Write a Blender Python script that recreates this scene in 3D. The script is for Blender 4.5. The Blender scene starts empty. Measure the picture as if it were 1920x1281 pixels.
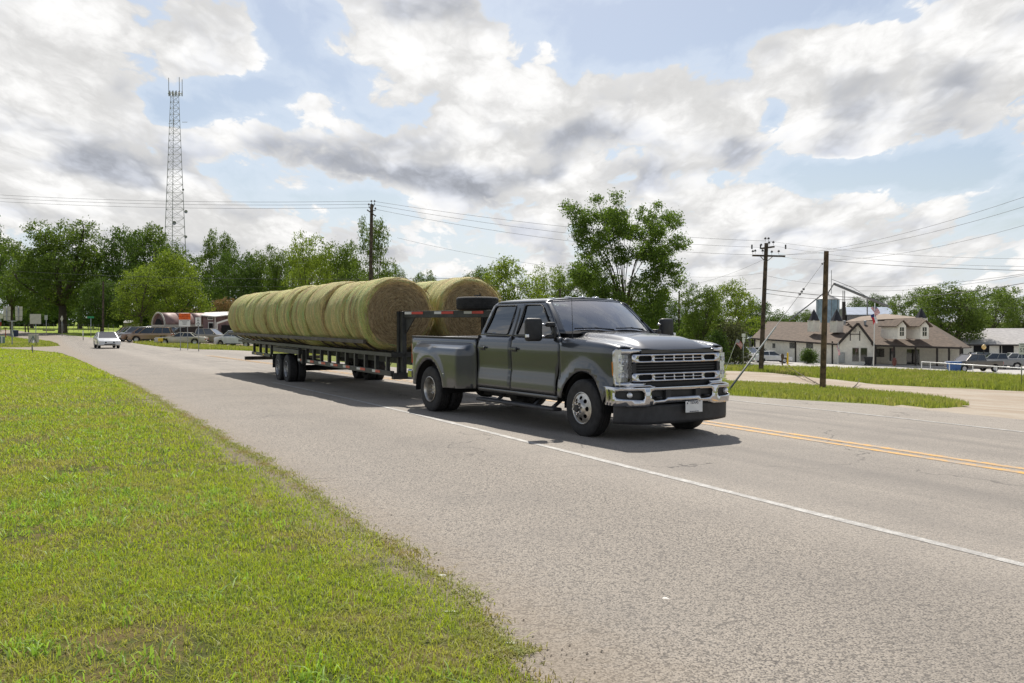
# Rural highway with a pickup towing round bales
import bpy, bmesh, math, random
import numpy as np
from mathutils import Vector, Matrix
from mathutils.geometry import delaunay_2d_cdt
S = bpy.context.scene
# sky layout: u, v, spread u, spread v, strength
CLOUDS = [
 (1100, 200, 290, 85, .15), (830, 70, 170, 90, .12), (930, 230, 160, 60, .08), (1250, 190, 120, 60, .16), (130, 170, 240, 110, .12), (390, 90, 90, 60, .14), (540, 275, 200, 50, .17),
 (760, 310, 170, 40, .16), (1700, 140, 260, 100, .18), (1480, 90, 110, 45, .18), (1600, 200, 80, 50, .14), (1900, 250, 160, 60, .14), (900, 340, 260, 40, .10), (130, 340, 240, 60, .10),
 (590, 190, 45, 26, .13), (700, 200, 60, 30, .10), (340, 390, 200, 40, .08),
 (1450, 235, 40, 60, -.18), (1520, 325, 150, 32, -.18), (1210, 60, 120, 40, -.08), (530, 60, 60, 80, -.15), (480, 165, 70, 25, -.12), (332, 212, 60, 22, -.18),
 (1780, 330, 150, 24, -.16), (1300, 335, 110, 18, -.10), (640, 372, 200, 12, -.10), (1700, 40, 60, 20, -.08),
 (1750, 420, 250, 40, .05), (1330, 400, 140, 50, .05), (1230, 320, 150, 25, .08)]
BASES = [(1060, 248, 200, 34, .20), (480, 292, 110, 26, .22), (800, 338, 150, 26, .26), (100, 310, 170, 22, .14), (1820, 250, 110, 30, .18), (1600, 215, 60, 18, .08),
 (600, 280, 90, 25, .12), (1500, 430, 240, 18, .10), (300, 400, 250, 16, .10), (950, 110, 220, 60, -.22), (1650, 110, 200, 55, -.20), (150, 120, 200, 80, -.22), (1250, 160, 140, 40, -.16), (1350, 400, 100, 30, -.08)]
C = S.collection
R = math.radians
pi = math.pi
sin, cos = math.sin, math.cos
random.seed(7); rng = np.random.default_rng(7)

# ------------------------------------------------------------ camera
FP = 1750.0; CH = 1.63; PITCH = math.atan(37.5 / FP)
cam = bpy.data.cameras.new('camera'); co = bpy.data.objects.new('camera', cam); C.objects.link(co)
co.location = (0, 0, CH); co.rotation_euler = (pi/2 - PITCH, 0, 0)
cam.sensor_width = 36; cam.lens = FP / 1920 * 36; cam.clip_end = 6000; cam.clip_start = .1
S.camera = co
# ------------------------------------------------------------ view, sun, sky
S.view_settings.view_transform = 'Standard'; S.view_settings.look = 'None'
S.view_settings.exposure = .18; S.view_settings.gamma = 1
SUN_EL = 50
sd = bpy.data.lights.new('sun', 'SUN'); sd.energy = 5.0; sd.angle = R(.55); sd.color = (1, .945, .86)
so = bpy.data.objects.new('sun', sd); C.objects.link(so); so.rotation_euler = (R(-(90 - SUN_EL)), 0, R(1.5)); so.location = (0, 0, 50)

class NT:
    """small helper for writing node trees"""
    def __init__(s, nt): s.nt = nt; nt.nodes.clear()
    def n(s, t, **k):
        o = s.nt.nodes.new(t)
        for a, b in k.items():
            if a[0] == '_': setattr(o, a[1:], b)
            else:
                key = int(a[1:]) if a[0] == 'i' and a[1:].isdigit() else a.replace('__', ' ')
                if isinstance(b, bpy.types.NodeSocket): s.nt.links.new(b, o.inputs[key])
                else: o.inputs[key].default_value = b
        return o
    def m(s, op, a, b=0.0, c=0.0, clamp=False):
        o = s.nt.nodes.new('ShaderNodeMath'); o.operation = op; o.use_clamp = clamp
        for i, x in enumerate((a, b, c)):
            if isinstance(x, bpy.types.NodeSocket): s.nt.links.new(x, o.inputs[i])
            else: o.inputs[i].default_value = x
        return o.outputs[0]
    def vm(s, op, a, b=(0, 0, 0), sc=None):
        o = s.nt.nodes.new('ShaderNodeVectorMath'); o.operation = op
        for i, x in enumerate((a, b)):
            if isinstance(x, bpy.types.NodeSocket): s.nt.links.new(x, o.inputs[i])
            else: o.inputs[i].default_value = x
        if sc is not None: o.inputs['Scale'].default_value = sc
        return o
    def mix(s, f, a, b, mode='MIX'):
        o = s.nt.nodes.new('ShaderNodeMix'); o.data_type = 'RGBA'; o.blend_type = mode; o.clamp_factor = True
        for i, x in ((0, f), (6, a), (7, b)):
            if isinstance(x, bpy.types.NodeSocket): s.nt.links.new(x, o.inputs[i])
            else: o.inputs[i].default_value = x if i == 0 else (tuple(x) + (1,))[:4]
        return o.outputs[2]
    def ramp(s, f, lo, hi, a=0.0, b=1.0):
        o = s.nt.nodes.new('ShaderNodeMapRange'); o.interpolation_type = 'SMOOTHSTEP'
        for i, x in enumerate((f, lo, hi, a, b)):
            if isinstance(x, bpy.types.NodeSocket): s.nt.links.new(x, o.inputs[i])
            else: o.inputs[i].default_value = x
        return o.outputs[0]
    def noise(s, vec, scale, detail=4, rough=.55, dist=0.0):
        o = s.n('ShaderNodeTexNoise', Scale=scale, Detail=detail, Roughness=rough, Distortion=dist)
        if vec is not None: s.nt.links.new(vec, o.inputs['Vector'])
        return o.outputs[0]
    def xyz(s, v):
        o = s.nt.nodes.new('ShaderNodeSeparateXYZ'); s.nt.links.new(v, o.inputs[0]); return o.outputs
    def comb(s, x, y, z):
        o = s.nt.nodes.new('ShaderNodeCombineXYZ')
        for i, a in enumerate((x, y, z)):
            if isinstance(a, bpy.types.NodeSocket): s.nt.links.new(a, o.inputs[i])
            else: o.inputs[i].default_value = a
        return o.outputs[0]

W = bpy.data.worlds.new('World'); S.world = W; W.use_nodes = True
W.cycles.sampling_method = 'MANUAL'; W.cycles.sample_map_resolution = 512
w = NT(W.node_tree)
sky = w.n('ShaderNodeTexSky', _sky_type='NISHITA', _sun_disc=False, _sun_elevation=R(SUN_EL), _sun_rotation=0.0,
          _altitude=200.0, _air_density=1.0, _dust_density=1.6, _ozone_density=1.2)
tc = w.n('ShaderNodeTexCoord').outputs['Generated']
dv = w.vm('NORMALIZE', tc).outputs[0]
dx, dy, dz = w.xyz(dv)
zc = w.m('MAXIMUM', dz, 0.0)
inv = w.m('DIVIDE', 1.0, w.m('ADD', zc, .34))
lz = w.m('MULTIPLY', w.m('LOGARITHM', w.m('ADD', zc, .14), math.e), 1.0)
cp = w.comb(w.m('MULTIPLY', dx, inv), w.m('MULTIPLY', dy, 1.3), w.m('MULTIPLY', lz, .92))
wob = w.n('ShaderNodeTexNoise', Vector=cp, Scale=11.0, Detail=3).outputs['Color']
cpw = w.vm('ADD', cp, w.vm('SCALE', w.vm('SUBTRACT', wob, (.5, .5, .5)).outputs[0], sc=.07).outputs[0]).outputs[0]
def billow(vec, scale, detail):
    # cauliflower edges: inverted cell distance summed over octaves
    o = 0.0; amp = .5; sc = scale
    for i in range(detail):
        v_ = w.n('ShaderNodeTexVoronoi', Vector=vec, Scale=sc, _feature='F1')
        o = w.m('ADD', o, w.m('MULTIPLY', w.m('SUBTRACT', .78, v_.outputs['Distance']), amp)); amp *= .52; sc *= 2.15
    return o
big = w.noise(cp, 1.9, 3, .5)
def dens(vec, det=7):
    b = w.noise(vec, 2.9, det, .56, .1)
    return w.m('ADD', w.m('MULTIPLY', big, .42), w.m('MULTIPLY', b, .58))
def low(vec): return w.m('ADD', w.noise(vec, 3.3, 2.2, .5, .1), w.m('MULTIPLY', w.noise(vec, 9, 3, .5), .22))
d1 = dens(cpw)
bl = billow(cpw, 6.5, 4)
fine = w.noise(cpw, 15, 7, .68)
s1 = low(cpw); s2 = low(w.vm('ADD', cpw, (0, 0, .16)).outputs[0])
iy = w.m('DIVIDE', 1.0, w.m('MAXIMUM', dy, .05))
tx_ = w.m('MULTIPLY', dx, iy); tz_ = w.m('MULTIPLY', dz, iy)
front = w.ramp(dy, 0.3, .6)
bias = 0.0; dark = 0.0
# where the day's big clouds, their dark bases and the gaps stand in the sky: direction, spread, strength
def spot(u, v, su, sv, k):
    a = (u - 960) / FP; b = (603 - v) / FP
    ex = w.m('MULTIPLY', w.m('SUBTRACT', tx_, a), FP / su); ez = w.m('MULTIPLY', w.m('SUBTRACT', tz_, b), FP / sv)
    r2 = w.m('ADD', w.m('MULTIPLY', ex, ex), w.m('MULTIPLY', ez, ez))
    return w.m('MULTIPLY', w.m('EXPONENT', w.m('MULTIPLY', r2, -1.0)), k)
for c_ in CLOUDS: bias = w.m('ADD', bias, spot(*c_))
for c_ in BASES: dark = w.m('ADD', dark, spot(*c_))
bias = w.m('MULTIPLY', bias, front); dark = w.m('MULTIPLY', dark, front)
lowb = w.ramp(dz, .04, .20, .085, .022)
D = w.m('ADD', w.m('ADD', w.m('ADD', d1, lowb), bias), w.m('ADD', w.m('MULTIPLY', w.m('SUBTRACT', bl, .32), .36), w.m('MULTIPLY', w.m('SUBTRACT', fine, .5), .20)))
cover = w.m('MULTIPLY', w.ramp(D, .497, .54), w.ramp(dz, .40, .55, 1, .15))
thin = w.ramp(D, .38, .50)                       # veils round the clouds
base_ = w.m('ADD', w.m('SUBTRACT', s2, s1), w.m('MULTIPLY', w.m('SUBTRACT', .34, bl), .22))     # > 0 on the underside of a cloud
thick = w.ramp(D, .50, .62)
grey = w.m('MULTIPLY', thick, w.ramp(w.m('ADD', w.m('ADD', base_, dark), w.m('MULTIPLY', w.m('SUBTRACT', fine, .5), .25)), -.05, .27))
shade = w.ramp(w.m('ADD', w.m('MULTIPLY', bl, .7), w.m('MULTIPLY', fine, .3)), .22, .50)
lum = w.m('SUBTRACT', w.m('ADD', w.m('ADD', .66, w.m('MULTIPLY', shade, .26)), w.m('MULTIPLY', w.m('SUBTRACT', fine, .5), .28)), w.m('MULTIPLY', grey, .27))
lowf = w.ramp(dz, .0, .13)
cl = w.mix(grey, (1.0, .99, .975), (.86, .90, 1.0))
cl = w.vm('SCALE', cl); w.nt.links.new(lum, cl.inputs['Scale']); cl = cl.outputs[0]
skyc = w.vm('SCALE', sky.outputs[0], sc=.082).outputs[0]
veil = w.ramp(dz, .42, .65, 1, .15)
skyc = w.mix(w.m('MULTIPLY', w.m('ADD', .08, w.m('MULTIPLY', thin, .38)), veil), skyc, (.70, .77, .86))
skyc = w.mix(w.m('SUBTRACT', .55, w.m('MULTIPLY', lowf, .45)), skyc, (.66, .74, .84))
cv = w.m('MULTIPLY', cover, .97)
out = w.mix(cv, skyc, cl)
bg = w.n('ShaderNodeBackground', Color=out, Strength=1.0)
w.n('ShaderNodeOutputWorld', Surface=bg.outputs[0])

# ------------------------------------------------------------ ground shape
TH = math.atan(885 / FP); ct, st = cos(TH), sin(TH)       # road direction
def ns(X, Y): return X*ct + Y*st, -X*st + Y*ct            # n across the road (+ = far side), s along it
def sn(s, n): return n*ct - s*st, n*st + s*ct
KY = np.array([-50, 17, 22, 28, 36, 48, 62, 80, 100, 125, 150, 180, 250, 400, 3000.])
KZ = np.array([0, 0, -.05, -.13, -.25, -.42, -.6, -.78, -.86, -.82, -.45, -.05, .3, .5, .5])
GN = np.array([-500, 13.5, 20, 28, 36, 50, 65, 80, 98, 120, 200, 4000.])
GZ = np.array([0, 0, -.42, -1.0, -1.45, -1.95, -2.3, -2.6, -3.2, -3.4, -3.5, -3.5])
def sm(x, X, Z):
    d = .0
    for o in (-2.5, -1.2, 0, 1.2, 2.5): d = d + np.interp(np.asarray(x) + o, X, Z)
    return d / 5
def zg(X, Y):
    X = np.asarray(X, float); Y = np.asarray(Y, float)
    n = X*ct + Y*st
    far = np.clip((Y - 30) / 30, 0, 1)
    return sm(Y, KY, KZ) + sm(n, GN, GZ)
def ray(u, v):
    a = (u - 960) / FP; b = -(v - 640.5) / FP
    y = cos(PITCH) + b*sin(PITCH); z = -sin(PITCH) + b*cos(PITCH)
    return a / y, z / y
def P(u, v, Y): a, b = ray(u, v); return Vector((a*Y, Y, CH + b*Y))
def G(u, v):
    a, b = ray(u, v); Y = 2.0
    while Y < 2500:
        if CH + b*Y <= float(zg(a*Y, Y)): break
        Y *= 1.01
    lo, hi = Y / 1.01, Y
    for _ in range(20):
        m = (lo + hi) / 2
        if CH + b*m <= float(zg(a*m, m)): hi = m
        else: lo = m
    return Vector((a*hi, hi, float(zg(a*hi, hi))))
def at(u, Y): X = ray(u, 640)[0]*Y; return Vector((X, Y, float(zg(X, Y))))

# ------------------------------------------------------------ materials
MATS = {}
def mat(name, col, rough=.6, metal=0.0, var=.12, vs=6.0, bump=0.0, bs=40.0, coat=0.0, spec=.5, emis=None, col2=None, trans=0.0):
    if name in MATS: return MATS[name]
    m = bpy.data.materials.new(name); m.use_nodes = True; t = NT(m.node_tree)
    g = t.n('ShaderNodeTexCoord').outputs['Object']
    nz = t.noise(g, vs, 5, .6)
    c2 = col2 if col2 else tuple(c*(1 - var*2) for c in col)
    c1 = col if col2 else tuple(min(1, c*(1 + var)) for c in col)
    cc = t.mix(t.ramp(nz, .3, .7), c1, c2)
    b = t.n('ShaderNodeBsdfPrincipled', Base__Color=cc, Roughness=rough, Metallic=metal)
    b.inputs['Specular IOR Level'].default_value = spec
    if coat: b.inputs['Coat Weight'].default_value = coat; b.inputs['Coat Roughness'].default_value = .04
    if bump:
        bn = t.n('ShaderNodeBump', Strength=bump, Distance=.02, Height=t.noise(g, bs, 5, .6)); t.nt.links.new(bn.outputs[0], b.inputs['Normal'])
    if emis: b.inputs['Emission Color'].default_value = tuple(emis[:3]) + (1,); b.inputs['Emission Strength'].default_value = emis[3]
    t.n('ShaderNodeOutputMaterial', Surface=b.outputs[0])
    MATS[name] = m; return m

# ------------------------------------------------------------ mesh helpers
class MB:
    def __init__(s): s.v = []; s.f = []; s.mi = []; s.cur = 0; s.M = None
    def add(s, vs, fs):
        o = len(s.v)
        s.v += [tuple(s.M @ Vector(p)) if s.M else tuple(p) for p in vs]
        s.f += [tuple(i + o for i in f) for f in fs]; s.mi += [s.cur] * len(fs); return s
    def box(s, c, d, rz=0, ry=0, rx=0):
        m = Matrix.Translation(c) @ Matrix.Rotation(rz, 4, 'Z') @ Matrix.Rotation(ry, 4, 'Y') @ Matrix.Rotation(rx, 4, 'X')
        vs = [m @ Vector((x*d[0]/2, y*d[1]/2, z*d[2]/2)) for x in (-1, 1) for y in (-1, 1) for z in (-1, 1)]
        return s.add(vs, [(0, 1, 3, 2), (4, 6, 7, 5), (0, 4, 5, 1), (2, 3, 7, 6), (0, 2, 6, 4), (1, 5, 7, 3)])
    def bar(s, a, b, wd, h=None, up=(0, 0, 1)):
        a, b = Vector(a), Vector(b); h = h or wd; d = (b - a).normalized(); up = Vector(up)
        if abs(d.dot(up)) > .95: up = Vector((1, 0, 0))
        sd_ = d.cross(up).normalized() * wd/2; u2 = sd_.cross(d).normalized() * h/2
        vs = [p + i*sd_ + j*u2 for p in (a, b) for i, j in ((-1, -1), (1, -1), (1, 1), (-1, 1))]
        return s.add(vs, [(3, 2, 1, 0), (4, 5, 6, 7), (0, 1, 5, 4), (1, 2, 6, 5), (2, 3, 7, 6), (3, 0, 4, 7)])
    def tube(s, pts, r, seg=8, cap=True):
        pts = [Vector(p) for p in pts]; n = len(pts); rs = r if isinstance(r, (list, tuple)) else [r]*n
        vs = []; ref = None
        for i, p in enumerate(pts):
            t = (pts[min(i+1, n-1)] - pts[max(i-1, 0)]).normalized()
            if ref is None: ref = Vector((0, 0, 1)) if abs(t.z) < .9 else Vector((1, 0, 0))
            a = t.cross(ref).normalized(); b = a.cross(t).normalized(); ref = b
            vs += [p + rs[i]*(cos(2*pi*k/seg)*a + sin(2*pi*k/seg)*b) for k in range(seg)]
        fs = [(i*seg+k, i*seg+(k+1) % seg, (i+1)*seg+(k+1) % seg, (i+1)*seg+k) for i in range(n-1) for k in range(seg)]
        if cap: fs += [tuple(range(seg-1, -1, -1)), tuple((n-1)*seg+k for k in range(seg))]
        return s.add(vs, fs)
    def lathe(s, prof, seg=32, c=(0, 0, 0), axis='Z', a0=0, a1=2*pi, cap=False):
        # prof: (radius, height along axis)
        vs = []; full = abs(a1 - a0 - 2*pi) < 1e-6; m = seg if full else seg + 1
        for r, h in prof:
            for k in range(m):
                a = a0 + (a1 - a0)*k/seg; x, y = r*cos(a), r*sin(a)
                p = {'Z': (x, y, h), 'Y': (x, h, y), 'X': (h, x, y)}[axis]
                vs.append((p[0]+c[0], p[1]+c[1], p[2]+c[2]))
        fs = []
        for i in range(len(prof)-1):
            for k in range(seg):
                k2 = (k+1) % m
                q = (i*m+k, i*m+k2, (i+1)*m+k2, (i+1)*m+k); fs.append(q[::-1] if axis == 'Y' else q)
        if cap: fs += [tuple(range(m)), tuple((len(prof)-1)*m + k for k in range(m))[::-1]]
        return s.add(vs, fs)
    def prism(s, poly, a, b, axis='Y'):
        n = len(poly)
        mp = {'Y': lambda p, h: (p[0], h, p[1]), 'X': lambda p, h: (h, p[0], p[1]), 'Z': lambda p, h: (p[0], p[1], h)}[axis]
        vs = [mp(p, a) for p in poly] + [mp(p, b) for p in poly]
        return s.add(vs, [tuple(range(n)), tuple(range(2*n-1, n-1, -1))] + [(i, i+n, (i+1) % n + n, (i+1) % n) for i in range(n)])
    def build(s, name, m, parent=None, smooth=False, bevel=0, solid=0, soff=-1, recalc=True, angle=None, bseg=2):
        me = bpy.data.meshes.new(name); me.from_pydata(s.v, [], s.f)
        for x in (m if isinstance(m, (list, tuple)) else [m]): me.materials.append(x)
        if isinstance(m, (list, tuple)): me.polygons.foreach_set('material_index', s.mi)
        if recalc:
            b = bmesh.new(); b.from_mesh(me); bmesh.ops.recalc_face_normals(b, faces=b.faces); b.to_mesh(me); b.free()
        if smooth:
            me.shade_smooth()
            if angle is not None: me.set_sharp_from_angle(angle=R(angle))
        o = bpy.data.objects.new(name, me); C.objects.link(o)
        if parent is not None: o.parent = parent
        if solid:
            q = o.modifiers.new('solid', 'SOLIDIFY'); q.thickness = solid; q.offset = soff
        if bevel:
            q = o.modifiers.new('bevel', 'BEVEL'); q.width = bevel; q.segments = bseg; q.limit_method = 'ANGLE'; q.angle_limit = R(40)
        return o
def tag(o, label=None, cat=None, group=None, kind=None):
    if label: o['label'] = label
    if cat: o['category'] = cat
    if group: o['group'] = group
    if kind: o['kind'] = kind
    return o
def thing(name, label, cat, loc=(0, 0, 0), rz=0, group=None):
    o = bpy.data.objects.new(name, None); C.objects.link(o); o.location = loc; o.rotation_euler = (0, 0, rz); o.empty_display_size = .2
    return tag(o, label, cat, group)
KIDS = {}
def kids(o): return [c for c in o.children]
def copy_tree(o, parent=None):
    c = o.copy(); C.objects.link(c)
    if parent is not None: c.parent = parent
    for ch in list(o.children): copy_tree(ch, c)
    return c
def rr(cx, cy, wd, h, r, n=5):
    out = []
    for (sx, sy, a0) in ((1, 1, 0), (-1, 1, 90), (-1, -1, 180), (1, -1, 270)):
        for k in range(n+1):
            a = R(a0 + 90*k/n); out.append((cx + sx*(wd/2-r) + r*cos(a), cy + sy*(h/2-r) + r*sin(a)))
    return out
def inpoly(px, py, poly):
    c = np.zeros(len(px), bool); q = poly; j = len(q) - 1
    for i in range(len(q)):
        xi, yi = q[i][0], q[i][1]; xj, yj = q[j][0], q[j][1]
        k = ((yi > py) != (yj > py)); d = (yj - yi) if abs(yj - yi) > 1e-12 else 1e-12
        c ^= k & (px < (xj - xi) * (py - yi) / d + xi); j = i
    return c
def panel(outline, fmap, step=.08, holes=(), pts=None, mb=None, dens=None):
    """triangulated flat outline (with holes) bent onto a surface by fmap(a, b) -> (x, y, z)"""
    V = []; E = []
    def loop(pl):
        q = []
        for i, p in enumerate(pl):
            n = pl[(i+1) % len(pl)]; L = math.hypot(n[0]-p[0], n[1]-p[1]); k = max(1, int(L/(dens or step)))
            q += [(p[0]+(n[0]-p[0])*t/k, p[1]+(n[1]-p[1])*t/k) for t in range(k)]
        o = len(V); V.extend(q); E.extend((o+i, o+(i+1) % len(q)) for i in range(len(q)))
    loop(outline)
    for h in holes: loop(h)
    if pts is None:
        xs = [p[0] for p in outline]; ys = [p[1] for p in outline]
        gx = np.arange(min(xs)+step/2, max(xs), step); gy = np.arange(min(ys)+step/2, max(ys), step)
        X, Y = np.meshgrid(gx, gy); X = X.ravel(); Y = Y.ravel()
    else: X, Y = pts
    ok = inpoly(X, Y, outline)
    for h in holes: ok &= ~inpoly(X, Y, h)
    B = np.array(V)
    for x, y in zip(X[ok], Y[ok]):
        if np.min((B[:, 0]-x)**2 + (B[:, 1]-y)**2) > (step*.3)**2: V.append((float(x), float(y)))
    vo, eo, fo, *_ = delaunay_2d_cdt([Vector(p) for p in V], E, [], 0, 1e-6)
    ce = np.array([[sum(vo[i][k] for i in f)/3 for k in (0, 1)] for f in fo])
    ok = inpoly(ce[:, 0], ce[:, 1], outline)
    for h in holes: ok &= ~inpoly(ce[:, 0], ce[:, 1], h)
    mb = mb or MB()
    mb.add([fmap(p[0], p[1]) for p in vo], [tuple(f) for f, k in zip(fo, ok) if k])
    return mb
def grid(fmap, us, vs, mb=None):
    mb = mb or MB(); n = len(vs)
    mb.add([fmap(a, b) for a in us for b in vs], [(i*n+j, i*n+j+1, (i+1)*n+j+1, (i+1)*n+j) for i in range(len(us)-1) for j in range(n-1)])
    return mb
def lin(a, b, n): return [a + (b-a)*i/n for i in range(n+1)]
def ss(x, a, b): t = max(0, min(1, (x-a)/(b-a))); return t*t*(3-2*t)
def itp(x, X, Z): return float(np.interp(x, X, Z))
def text(s, size, name, m, parent, loc, rot, depth=.002, sx=1.0):
    cu = bpy.data.curves.new(name, 'FONT'); cu.body = s; cu.size = size; cu.extrude = depth; cu.align_x = 'CENTER'; cu.align_y = 'CENTER'; cu.resolution_u = 3
    q = bpy.data.objects.new('t', cu); C.objects.link(q); dg = bpy.context.evaluated_depsgraph_get(); dg.update()
    me = bpy.data.meshes.new_from_object(q.evaluated_get(dg)); bpy.data.objects.remove(q); me.materials.clear(); me.materials.append(m)
    o = bpy.data.objects.new(name, me); C.objects.link(o); o.parent = parent; o.location = loc; o.rotation_euler = rot; o.scale = (sx, 1, 1)
    return o
# ============================================================ ground, road, lots
def struct(o): o['kind'] = 'structure'; return o
# --- terrain sheet
def grass_ground_mat():
    m = bpy.data.materials.new('lawn soil'); m.use_nodes = True; t = NT(m.node_tree)
    g = t.n('ShaderNodeTexCoord').outputs['Object']
    a = t.noise(g, .35, 5, .6); b = t.noise(g, 3.0, 6, .7); c = t.noise(g, 38, 4, .7)
    col = t.mix(t.ramp(a, .35, .68), (.15, .185, .03), (.20, .22, .045))
    col = t.mix(t.ramp(b, .45, .75), col, (.22, .205, .065))
    col = t.mix(t.m('MULTIPLY', t.ramp(c, .35, .7), .55), col, (.05, .07, .018))
    X, Y, Z = t.xyz(g)
    n = t.m('ADD', t.m('MULTIPLY', X, ct), t.m('MULTIPLY', Y, st))
    edge = t.m('MULTIPLY', t.ramp(t.m('ADD', n, t.m('MULTIPLY', t.m('SUBTRACT', b, .5), 1.2)), 1.75, 2.15), t.m('MULTIPLY', t.ramp(n, 4, 5, 1, 0), t.ramp(Y, 25, 45, 1, 0)))
    nearm = t.m('MULTIPLY', t.ramp(Y, 30, 14, 0, 1), t.ramp(n, 3, 4, 1, 0))     # near thatch and soil, painted darker as shade in the gaps between blades
    col = t.mix(t.m('MULTIPLY', nearm, .8), col, t.mix(t.ramp(b, .4, .6), (.05, .06, .016), (.15, .10, .05)))
    col = t.mix(t.m('MULTIPLY', edge, .75), col, (.27, .225, .165))
    col = t.mix(t.m('MULTIPLY', t.ramp(Y, 95, 125), t.ramp(X, -10, -30)), col, t.mix(a, (.20, .27, .035), (.26, .32, .05)))
    bn = t.n('ShaderNodeBump', Strength=.6, Distance=.05, Height=c)
    p = t.n('ShaderNodeBsdfPrincipled', Base__Color=col, Roughness=.95, Normal=bn.outputs[0])
    p.inputs['Specular IOR Level'].default_value = .15
    t.n('ShaderNodeOutputMaterial', Surface=p.outputs[0]); return m
ys = np.concatenate([np.arange(-40, 0, 4), np.arange(0, 60, 1.0), np.arange(60, 160, 2.5), np.arange(160, 320, 8), np.geomspace(320, 4500, 26)])
xs = np.concatenate([-np.geomspace(40, 3500, 22)[::-1], np.arange(-38, 70, 1.25), np.arange(70, 160, 5), np.geomspace(165, 3500, 16)])
XX, YY = np.meshgrid(xs, ys, indexing='ij')
ZZ = zg(XX, YY)
mb = MB(); ny = len(ys)
mb.v = list(zip(XX.ravel().tolist(), YY.ravel().tolist(), ZZ.ravel().tolist()))
mb.f = [(i*ny+j, (i+1)*ny+j, (i+1)*ny+j+1, i*ny+j+1) for i in range(len(xs)-1) for j in range(ny-1)]; mb.mi = [0]*len(mb.f)
ground = struct(mb.build('ground', grass_ground_mat(), smooth=True, recalc=False))

# --- outlines of the paved and gravel areas, in metres on the ground
def px(*pts): return [tuple(G(u, v)[:2]) for u, v in pts]
def wiggle(pl, amp, step, seed):
    r = random.Random(seed); out = []
    for (a, b) in zip(pl[:-1], pl[1:]):
        L = math.hypot(b[0]-a[0], b[1]-a[1]); k = max(1, int(L/step))
        for i in range(k):
            t = i/k; q = r.gauss(0, amp) if i else 0
            nx, nyy = -(b[1]-a[1])/max(L, 1e-6), (b[0]-a[0])/max(L, 1e-6)
            out.append((a[0]+(b[0]-a[0])*t+nx*q, a[1]+(b[1]-a[1])*t+nyy*q))
    return out + [pl[-1]]
def snl(*q): return [sn(s, n) for s, n in q]
near_edge = snl((-30, 2.0), (-8, 2.0), (0, 2.0)) + px((998, 1280), (972, 1227), (927, 1182), (868, 1120), (778, 1048), (702, 1001), (620, 945), (560, 905), (480, 855), (380, 798), (300, 750), (250, 722), (215, 705))
corner = px((180, 690), (165, 683), (140, 672), (115, 663), (60, 657), (5, 654), (-70, 652))
lane_top = px((-70, 650.5), (0, 652.3), (37, 652), (90, 650.6), (113, 649.2), (108, 645), (96, 641), (77, 638), (45, 635.2), (12, 630.5), (-60, 630))
far_left = px((-60, 616), (0, 618), (37, 621), (60, 624.4), (100, 625.6), (125, 628.5), (175, 634), (205, 637.5), (248, 643.5), (302, 651), (375, 656), (474, 659))
far_edge = [(p[0], p[1]) for p in snl((60, 13.6), (45, 13.6), (32, 13.45))] + px((1365, 743), (1500, 752), (1642, 760), (1750, 771), (1920, 789)) + snl((4, 13.8), (-30, 13.8))
def smooth(pl, k=6):
    out = [pl[0]]
    for i in range(len(pl)-1):
        p0, p1, p2, p3 = pl[max(i-1, 0)], pl[i], pl[i+1], pl[min(i+2, len(pl)-1)]
        for j in range(1, k+1):
            t = j/k; out.append(tuple(.5*((2*p1[a]) + (-p0[a]+p2[a])*t + (2*p0[a]-5*p1[a]+4*p2[a]-p3[a])*t*t + (-p0[a]+3*p1[a]-3*p2[a]+p3[a])*t**3) for a in (0, 1)))
    return out
n_edge = wiggle(smooth(near_edge), .014, .15, 3)
paved = n_edge + corner + lane_top + far_left + far_edge
def sheet(name, poly, dz, step, m, ptsfn=None):
    """a sheet that lies dz above the ground inside poly, finer near the camera"""
    x0, x1 = min(p[0] for p in poly), max(p[0] for p in poly); y0, y1 = min(p[1] for p in poly), max(p[1] for p in poly)
    P_ = []
    y = y0
    while y < y1:
        h = max(step, abs(y)*.045)
        P_ += [(x, y) for x in np.arange(x0, x1, h)]; y += h
    A = np.array(P_)
    f = lambda a, b: (a, b, float(zg(a, b)) + min(dz, .003 + .0008*max(b, 0))*(.25 + .75*ss(a*ct + b*st, 2.2, 3.6) if name == 'road' and b < 40 else 1))
    mb = panel(poly, f, step=step, pts=(A[:, 0], A[:, 1]), dens=step*1.5)
    o = mb.build(name, m, smooth=True, recalc=False)
    if sum(p.normal.z for p in o.data.polygons) < 0: o.data.flip_normals()
    return struct(o)
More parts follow.
